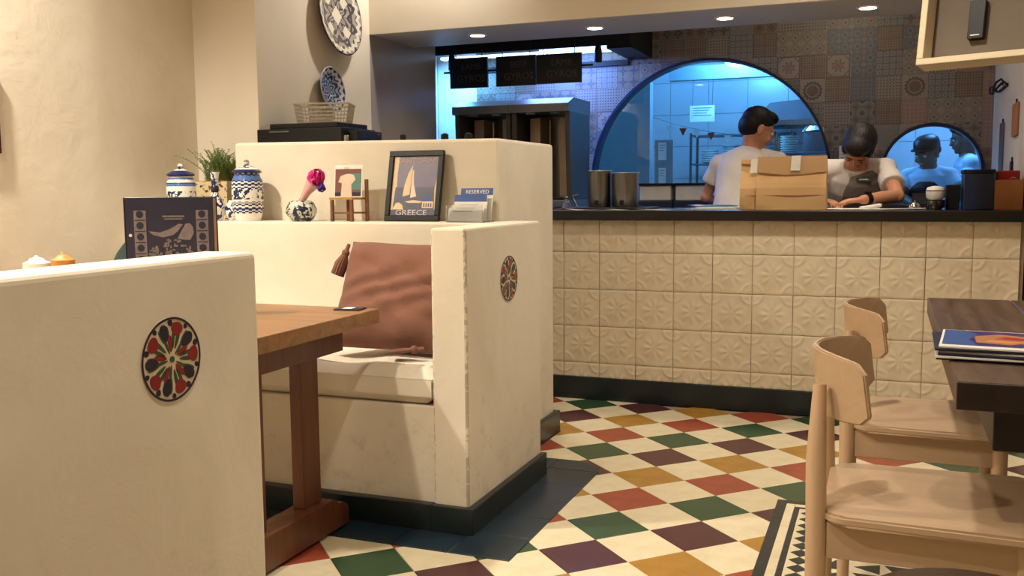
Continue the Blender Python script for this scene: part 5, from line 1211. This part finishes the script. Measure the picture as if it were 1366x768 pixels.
def person(base, J, label, skin, shirt, voxel, hair_kind, hat=None, extra=None, face=True, sleeve=0.6):
    t = thing('person', label, 'person', base); mb = MB(); lat = Vector(J['shR'])-Vector(J['shL'])
    V3 = lambda k: Vector(J[k]); pel, wa, ch, nk = V3('pelvis'), V3('waist'), V3('chest'), V3('neck'); H = head_mat(J['head'], J['fwd'], J['up'], J.get('hs', 1.0))
    loft(mb, [(pel-Vector((0, 0, 0.06)), 0.135, 0.09), (pel, 0.15, 0.10), (wa, 0.125, 0.088), (ch, 0.148, 0.102), (ch.lerp(nk, 0.55), 0.13, 0.088), (nk, 0.062, 0.056)], lat)
    hc = H @ Vector((0, 0.018, -0.05)); limb(mb, [nk-Vector((0, 0, 0.01)), nk.lerp(hc, 0.5), hc], [0.058, 0.050, 0.05]); add_head(mb, H)
    for s in ('L', 'R'):
        sh, el, wr_ = V3('sh'+s), V3('el'+s), V3('wr'+s)
        limb(mb, [nk.lerp(sh, 0.35)-Vector((0, 0, 0.015)), sh, sh.lerp(el, 0.5), el, el.lerp(wr_, 0.45), wr_], [0.045, 0.050, 0.043, 0.037, 0.034, 0.023])
        add_hand(mb, wr_, J['hand'+s], J.get('palm', (0, 0, -1)), 1 if s == 'L' else -1, J.get('curl', 0.5), 0.95)
        sx = -0.075 if s == 'L' else 0.075; l_ = lat.normalized()*sx
        limb(mb, [pel+l_, Vector((pel.x, pel.y, 0.47))+l_*1.1, Vector((pel.x, pel.y+0.01, 0.08))+l_*1.1], [0.088, 0.058, 0.038])
    body = remeshed(mb, 'body', M[skin], t, voxel, 2)
    if face: face_bits(H, t, J.get('down', False))
    c = MB(); g = 0.014
    loft(c, [(pel-Vector((0, 0, 0.05)), 0.165, 0.118), (pel, 0.168, 0.118), (wa, 0.148, 0.108), (ch, 0.164, 0.118), (ch.lerp(nk, 0.55), 0.148, 0.104), (nk-Vector((0, 0, 0.008)), 0.074, 0.068)], lat)
    for s in ('L', 'R'):
        sh, el = V3('sh'+s), V3('el'+s); e = sh.lerp(el, sleeve)
        c.tube([nk.lerp(sh, 0.3)-Vector((0, 0, 0.02)), sh, sh.lerp(el, sleeve*0.5), e], [0.052, 0.062, 0.060, 0.064], 18); c.ball(sh, 0.061, seg=16)
    sh_o = remeshed(c, 'shirt', M[shirt], t, 0.007, 4)
    k = MB(); cn = nk + (hc-nk)*0.14; k_l = (hc-nk).normalized()
    loft(k, [(cn-k_l*0.030, 0.078, 0.074), (cn-k_l*0.004, 0.066, 0.064), (cn-k_l*0.003, 0.060, 0.058), (cn-k_l*0.028, 0.066, 0.062)], lat, 24)
    o = k.done('collar', M[shirt], sh_o, smooth=True); o.location = -Vector(base)
    p_ = MB(); loft(p_, [(pel+Vector((0, 0, 0.02)), 0.160, 0.112), (pel-Vector((0, 0, 0.09)), 0.158, 0.11)], lat)
    for sx in (-1, 1):
        l_ = lat.normalized()*0.078*sx; limb(p_, [pel-Vector((0, 0, 0.06))+l_, Vector((pel.x, pel.y, 0.47))+l_*1.08, Vector((pel.x, pel.y+0.01, 0.10))+l_*1.08], [0.09, 0.072, 0.056])
    remeshed(p_, 'trousers', M['trousers'], t, 0.009, 3)
    for sx in (-1, 1):
        l_ = lat.normalized()*0.085*sx; f2 = Vector((J['fwd'][0], J['fwd'][1], 0)).normalized(); b2_ = Vector((pel.x, pel.y+0.01, 0))+l_
        s_ = MB(); loft(s_, [(b2_-f2*0.07+Vector((0, 0, 0.035)), 0.034, 0.033), (b2_+Vector((0, 0, 0.042)), 0.042, 0.040), (b2_+f2*0.10+Vector((0, 0, 0.032)), 0.045, 0.029), (b2_+f2*0.16+Vector((0, 0, 0.026)), 0.03, 0.021)], f2.cross(Vector((0, 0, 1))), 16)
        o = s_.done('shoe', M['black'], t, smooth=True); o.location = -Vector(base)
    hm = MB(); B_ = lambda c_, a, b_, d: hm.ball(c_, a, b_, d, seg=24, T=H)
    if hair_kind == 'short': B_((0, 0.020, 0.048), 0.081, 0.094, 0.082); B_((0, 0.050, 0.008), 0.077, 0.068, 0.072); B_((0, -0.030, 0.088), 0.066, 0.058, 0.036); B_((0, 0.068, -0.03), 0.052, 0.035, 0.03)
    if hair_kind == 'tied': B_((0, 0.018, 0.038), 0.083, 0.098, 0.086); B_((0, 0.045, 0.0), 0.078, 0.070, 0.080); B_((0, 0.115, -0.035), 0.038, 0.034, 0.038); B_((-0.060, -0.022, 0.03), 0.022, 0.045, 0.045); B_((0.060, -0.022, 0.03), 0.022, 0.045, 0.045); B_((0.0, -0.030, 0.070), 0.066, 0.062, 0.052)
    if hair_kind == 'capped': B_((0, 0.050, 0.008), 0.074, 0.062, 0.05)
    remeshed(hm, 'hair', M['hair'], t, 0.0045, 8)
    if hat:
        hh_ = MB(); hh_.lathe([(0.083, 0.032), (0.086, 0.06), (0.080, 0.095), (0.055, 0.122), (0.01, 0.13)], 32, T=H @ Matrix.Translation((0, 0.012, 0)) @ Matrix.Diagonal((1, 1.17, 1, 1)))
        o = hh_.done('cap_crown', M['black'], t, smooth=True); o.location = -Vector(base)
        bb = MB(); bb.prism([(0.075*math.cos(PI+PI*k/12), -0.05+0.085*math.sin(PI+PI*k/12)) for k in range(13)], 0.036, 0.042, T=H @ Matrix.Rotation(R(-8), 4, 'X')); o = bb.done('cap_visor', M['black'], t); o.location = -Vector(base)
    if extra: extra(t, J, H, lat)
    return t
# man seen from behind
Jm = dict(pelvis=(-0.80, 5.66, 0.90), waist=(-0.80, 5.69, 1.03), chest=(-0.785, 5.75, 1.185), neck=(-0.757, 5.79, 1.325), head=(-0.722, 5.815, 1.435), fwd=(0.80, 0.45, -0.42), up=(0.25, 0.15, 1), hs=1.04,
    shL=(-0.935, 5.775, 1.235), elL=(-1.02, 5.83, 1.045), wrL=(-0.90, 5.985, 0.975), handL=(0.6, 0.8, -0.1), shR=(-0.60, 5.81, 1.245), elR=(-0.50, 5.90, 1.08), wrR=(-0.62, 6.05, 0.985), handR=(-0.7, 0.7, -0.15))
person((-0.80, 5.66, 0), Jm, 'person in a white short-sleeved shirt seen from behind, head turned right, at the worktop', 'skin', 'shirt', 0.005, 'short', sleeve=0.55)
# woman leaning over the counter, writing
def woman_extra(t, J, H, lat):
    base = Vector(t.location); c = MB(); pel, wa, ch, nk = [Vector(J[k]) for k in ('pelvis', 'waist', 'chest', 'neck')]; o_ = Vector((0.022, 0, 0))
    loft(c, [(pel, 0.172, 0.128), (wa+o_*0.5, 0.153, 0.120), (ch+o_, 0.150, 0.130), (ch.lerp(nk, 0.5)+o_, 0.122, 0.119), (ch.lerp(nk, 0.84)+o_*0.6, 0.085, 0.090)], lat)
    remeshed(c, 'vest', M['vest'], t, 0.007, 4)
    tg_ = MB(); tg_.box(-0.036, 0.036, -0.003, 0.003, -0.011, 0.011, 0.002, seg=1, T=Matrix.Translation((-0.120, 5.342, 1.135)) @ Euler((R(-28), 0, 0)).to_matrix().to_4x4()); a = tg_.done('name_tag', M['med_green'], t); a.location = -base
    tx = MB(); tx.box(-0.022, 0.022, -0.0038, -0.0031, -0.004, 0.004, T=Matrix.Translation((-0.120, 5.342, 1.135)) @ Euler((R(-28), 0, 0)).to_matrix().to_4x4()); tx.done('tag_print', M['white'], a)
    wl = Vector(J['wrR']); el = Vector(J['elR']); d = (wl-el).normalized(); p = wl - d*0.03
    w_ = MB(); w_.tube([p-d*0.012, p+d*0.012], 0.031, 20); a = w_.done('watch_strap', M['black'], t, smooth=True); a.location = -base
    f_ = MB(); f_.lathe([(0.018, 0.028), (0.018, 0.038)], 20, T=Matrix.Translation(p)); b2_ = f_.done('watch_face', M['black_gloss'], a)
Jw = dict(pelvis=(-0.165, 5.64, 0.86), waist=(-0.165, 5.59, 0.985), chest=(-0.165, 5.49, 1.115), neck=(-0.160, 5.405, 1.225), head=(-0.142, 5.295, 1.305), fwd=(-0.22, -0.42, -0.88), up=(-0.02, -0.88, 0.47), hs=1.0, curl=0.8, down=True,
    shL=(-0.318, 5.44, 1.19), elL=(-0.42, 5.36, 1.045), wrL=(-0.34, 5.21, 1.03), handL=(0.8, -0.5, -0.05), shR=(-0.015, 5.44, 1.19), elR=(0.045, 5.22, 1.050), wrR=(-0.115, 5.075, 1.035), handR=(-0.95, -0.28, -0.08))
person((-0.165, 5.64, 0), Jw, 'person with tied black hair and grey vest bent over writing at the counter', 'skin', 'shirt', 0.0045, 'tied', extra=woman_extra, sleeve=0.62)
def apron_extra(t, J, H, lat):
    c = MB(); pel, wa, ch, nk = [Vector(J[k]) for k in ('pelvis', 'waist', 'chest', 'neck')]
    loft(c, [(pel-Vector((0, 0, 0.3)), 0.19, 0.135), (pel, 0.182, 0.134), (wa, 0.162, 0.126), (ch, 0.14, 0.135), (ch.lerp(nk, 0.3), 0.10, 0.120)], lat); remeshed(c, 'apron', M['trousers'], t, 0.009, 3)
Jc = dict(pelvis=(0.27, 7.45, 0.86), waist=(0.27, 7.43, 0.98), chest=(0.265, 7.40, 1.11), neck=(0.262, 7.38, 1.235), head=(0.248, 7.36, 1.325), fwd=(-0.55, -0.75, -0.35), up=(-0.1, -0.15, 1), hs=0.98,
    shL=(0.13, 7.42, 1.165), elL=(0.09, 7.33, 1.02), wrL=(0.16, 7.20, 0.98), handL=(0.7, -0.5, 0), shR=(0.40, 7.37, 1.165), elR=(0.47, 7.28, 1.03), wrR=(0.34, 7.18, 0.98), handR=(-0.8, -0.4, 0))
person((0.27, 7.45, 0), Jc, 'person in black cap, pale blue shirt and dark apron seen through the small arch', 'skin_dark', 'shirt_blue', 0.006, 'capped', hat=True, extra=apron_extra)
Jd = dict(pelvis=(0.58, 7.95, 0.92), waist=(0.58, 7.93, 1.05), chest=(0.565, 7.91, 1.19), neck=(0.54, 7.90, 1.33), head=(0.515, 7.89, 1.44), fwd=(-1, -0.1, -0.2), up=(-0.1, 0, 1), hs=1.0,
    shL=(0.56, 8.06, 1.26), elL=(0.50, 8.10, 1.08), wrL=(0.33, 8.04, 1.03), handL=(-1, 0, 0), shR=(0.565, 7.76, 1.26), elR=(0.53, 7.72, 1.08), wrR=(0.36, 7.75, 1.03), handR=(-1, 0.1, 0))
person((0.58, 7.95, 0), Jd, 'person in white shirt facing left behind the capped person, cut by the small arch', 'skin_dark', 'shirt_blue', 0.007, 'short')
wk = thing('kitchen_bench', 'steel kitchen bench with lime green bags seen through the small arch', 'counter', (0.15, 7.72, 0))
# bench stands between the two persons' hands and the far wall
wk.location = (0.28, 8.45, 0)
MB().box(-0.35, 0.5, -0.2, 0.2, 1.06, 1.09, 0.003).done('bench_top', M['steel'], wk); MB().box(-0.34, 0.49, -0.19, 0.19, 0.0, 1.0597).done('bench_body', M['steel_dark'], wk)
for k, (x, r_) in enumerate(((0.33, 0.06), (0.49, 0.05))):
    mb = MB(); mb.ball((0, 0, r_*0.75), r_*1.2, r_, r_*0.76, seg=14)
    for v in mb.bm.verts: v.co += Vector((rnd.uniform(-.006, .006), rnd.uniform(-.006, .006), 0 if v.co.z < 0.004 else rnd.uniform(-.005, .005)))
    tag(mb.done('lime_bag', M['lime'], None, (x, 8.35, 1.091)), 'crumpled lime green bag on the kitchen bench, %s one' % ('left' if k == 0 else 'right'), 'bag')
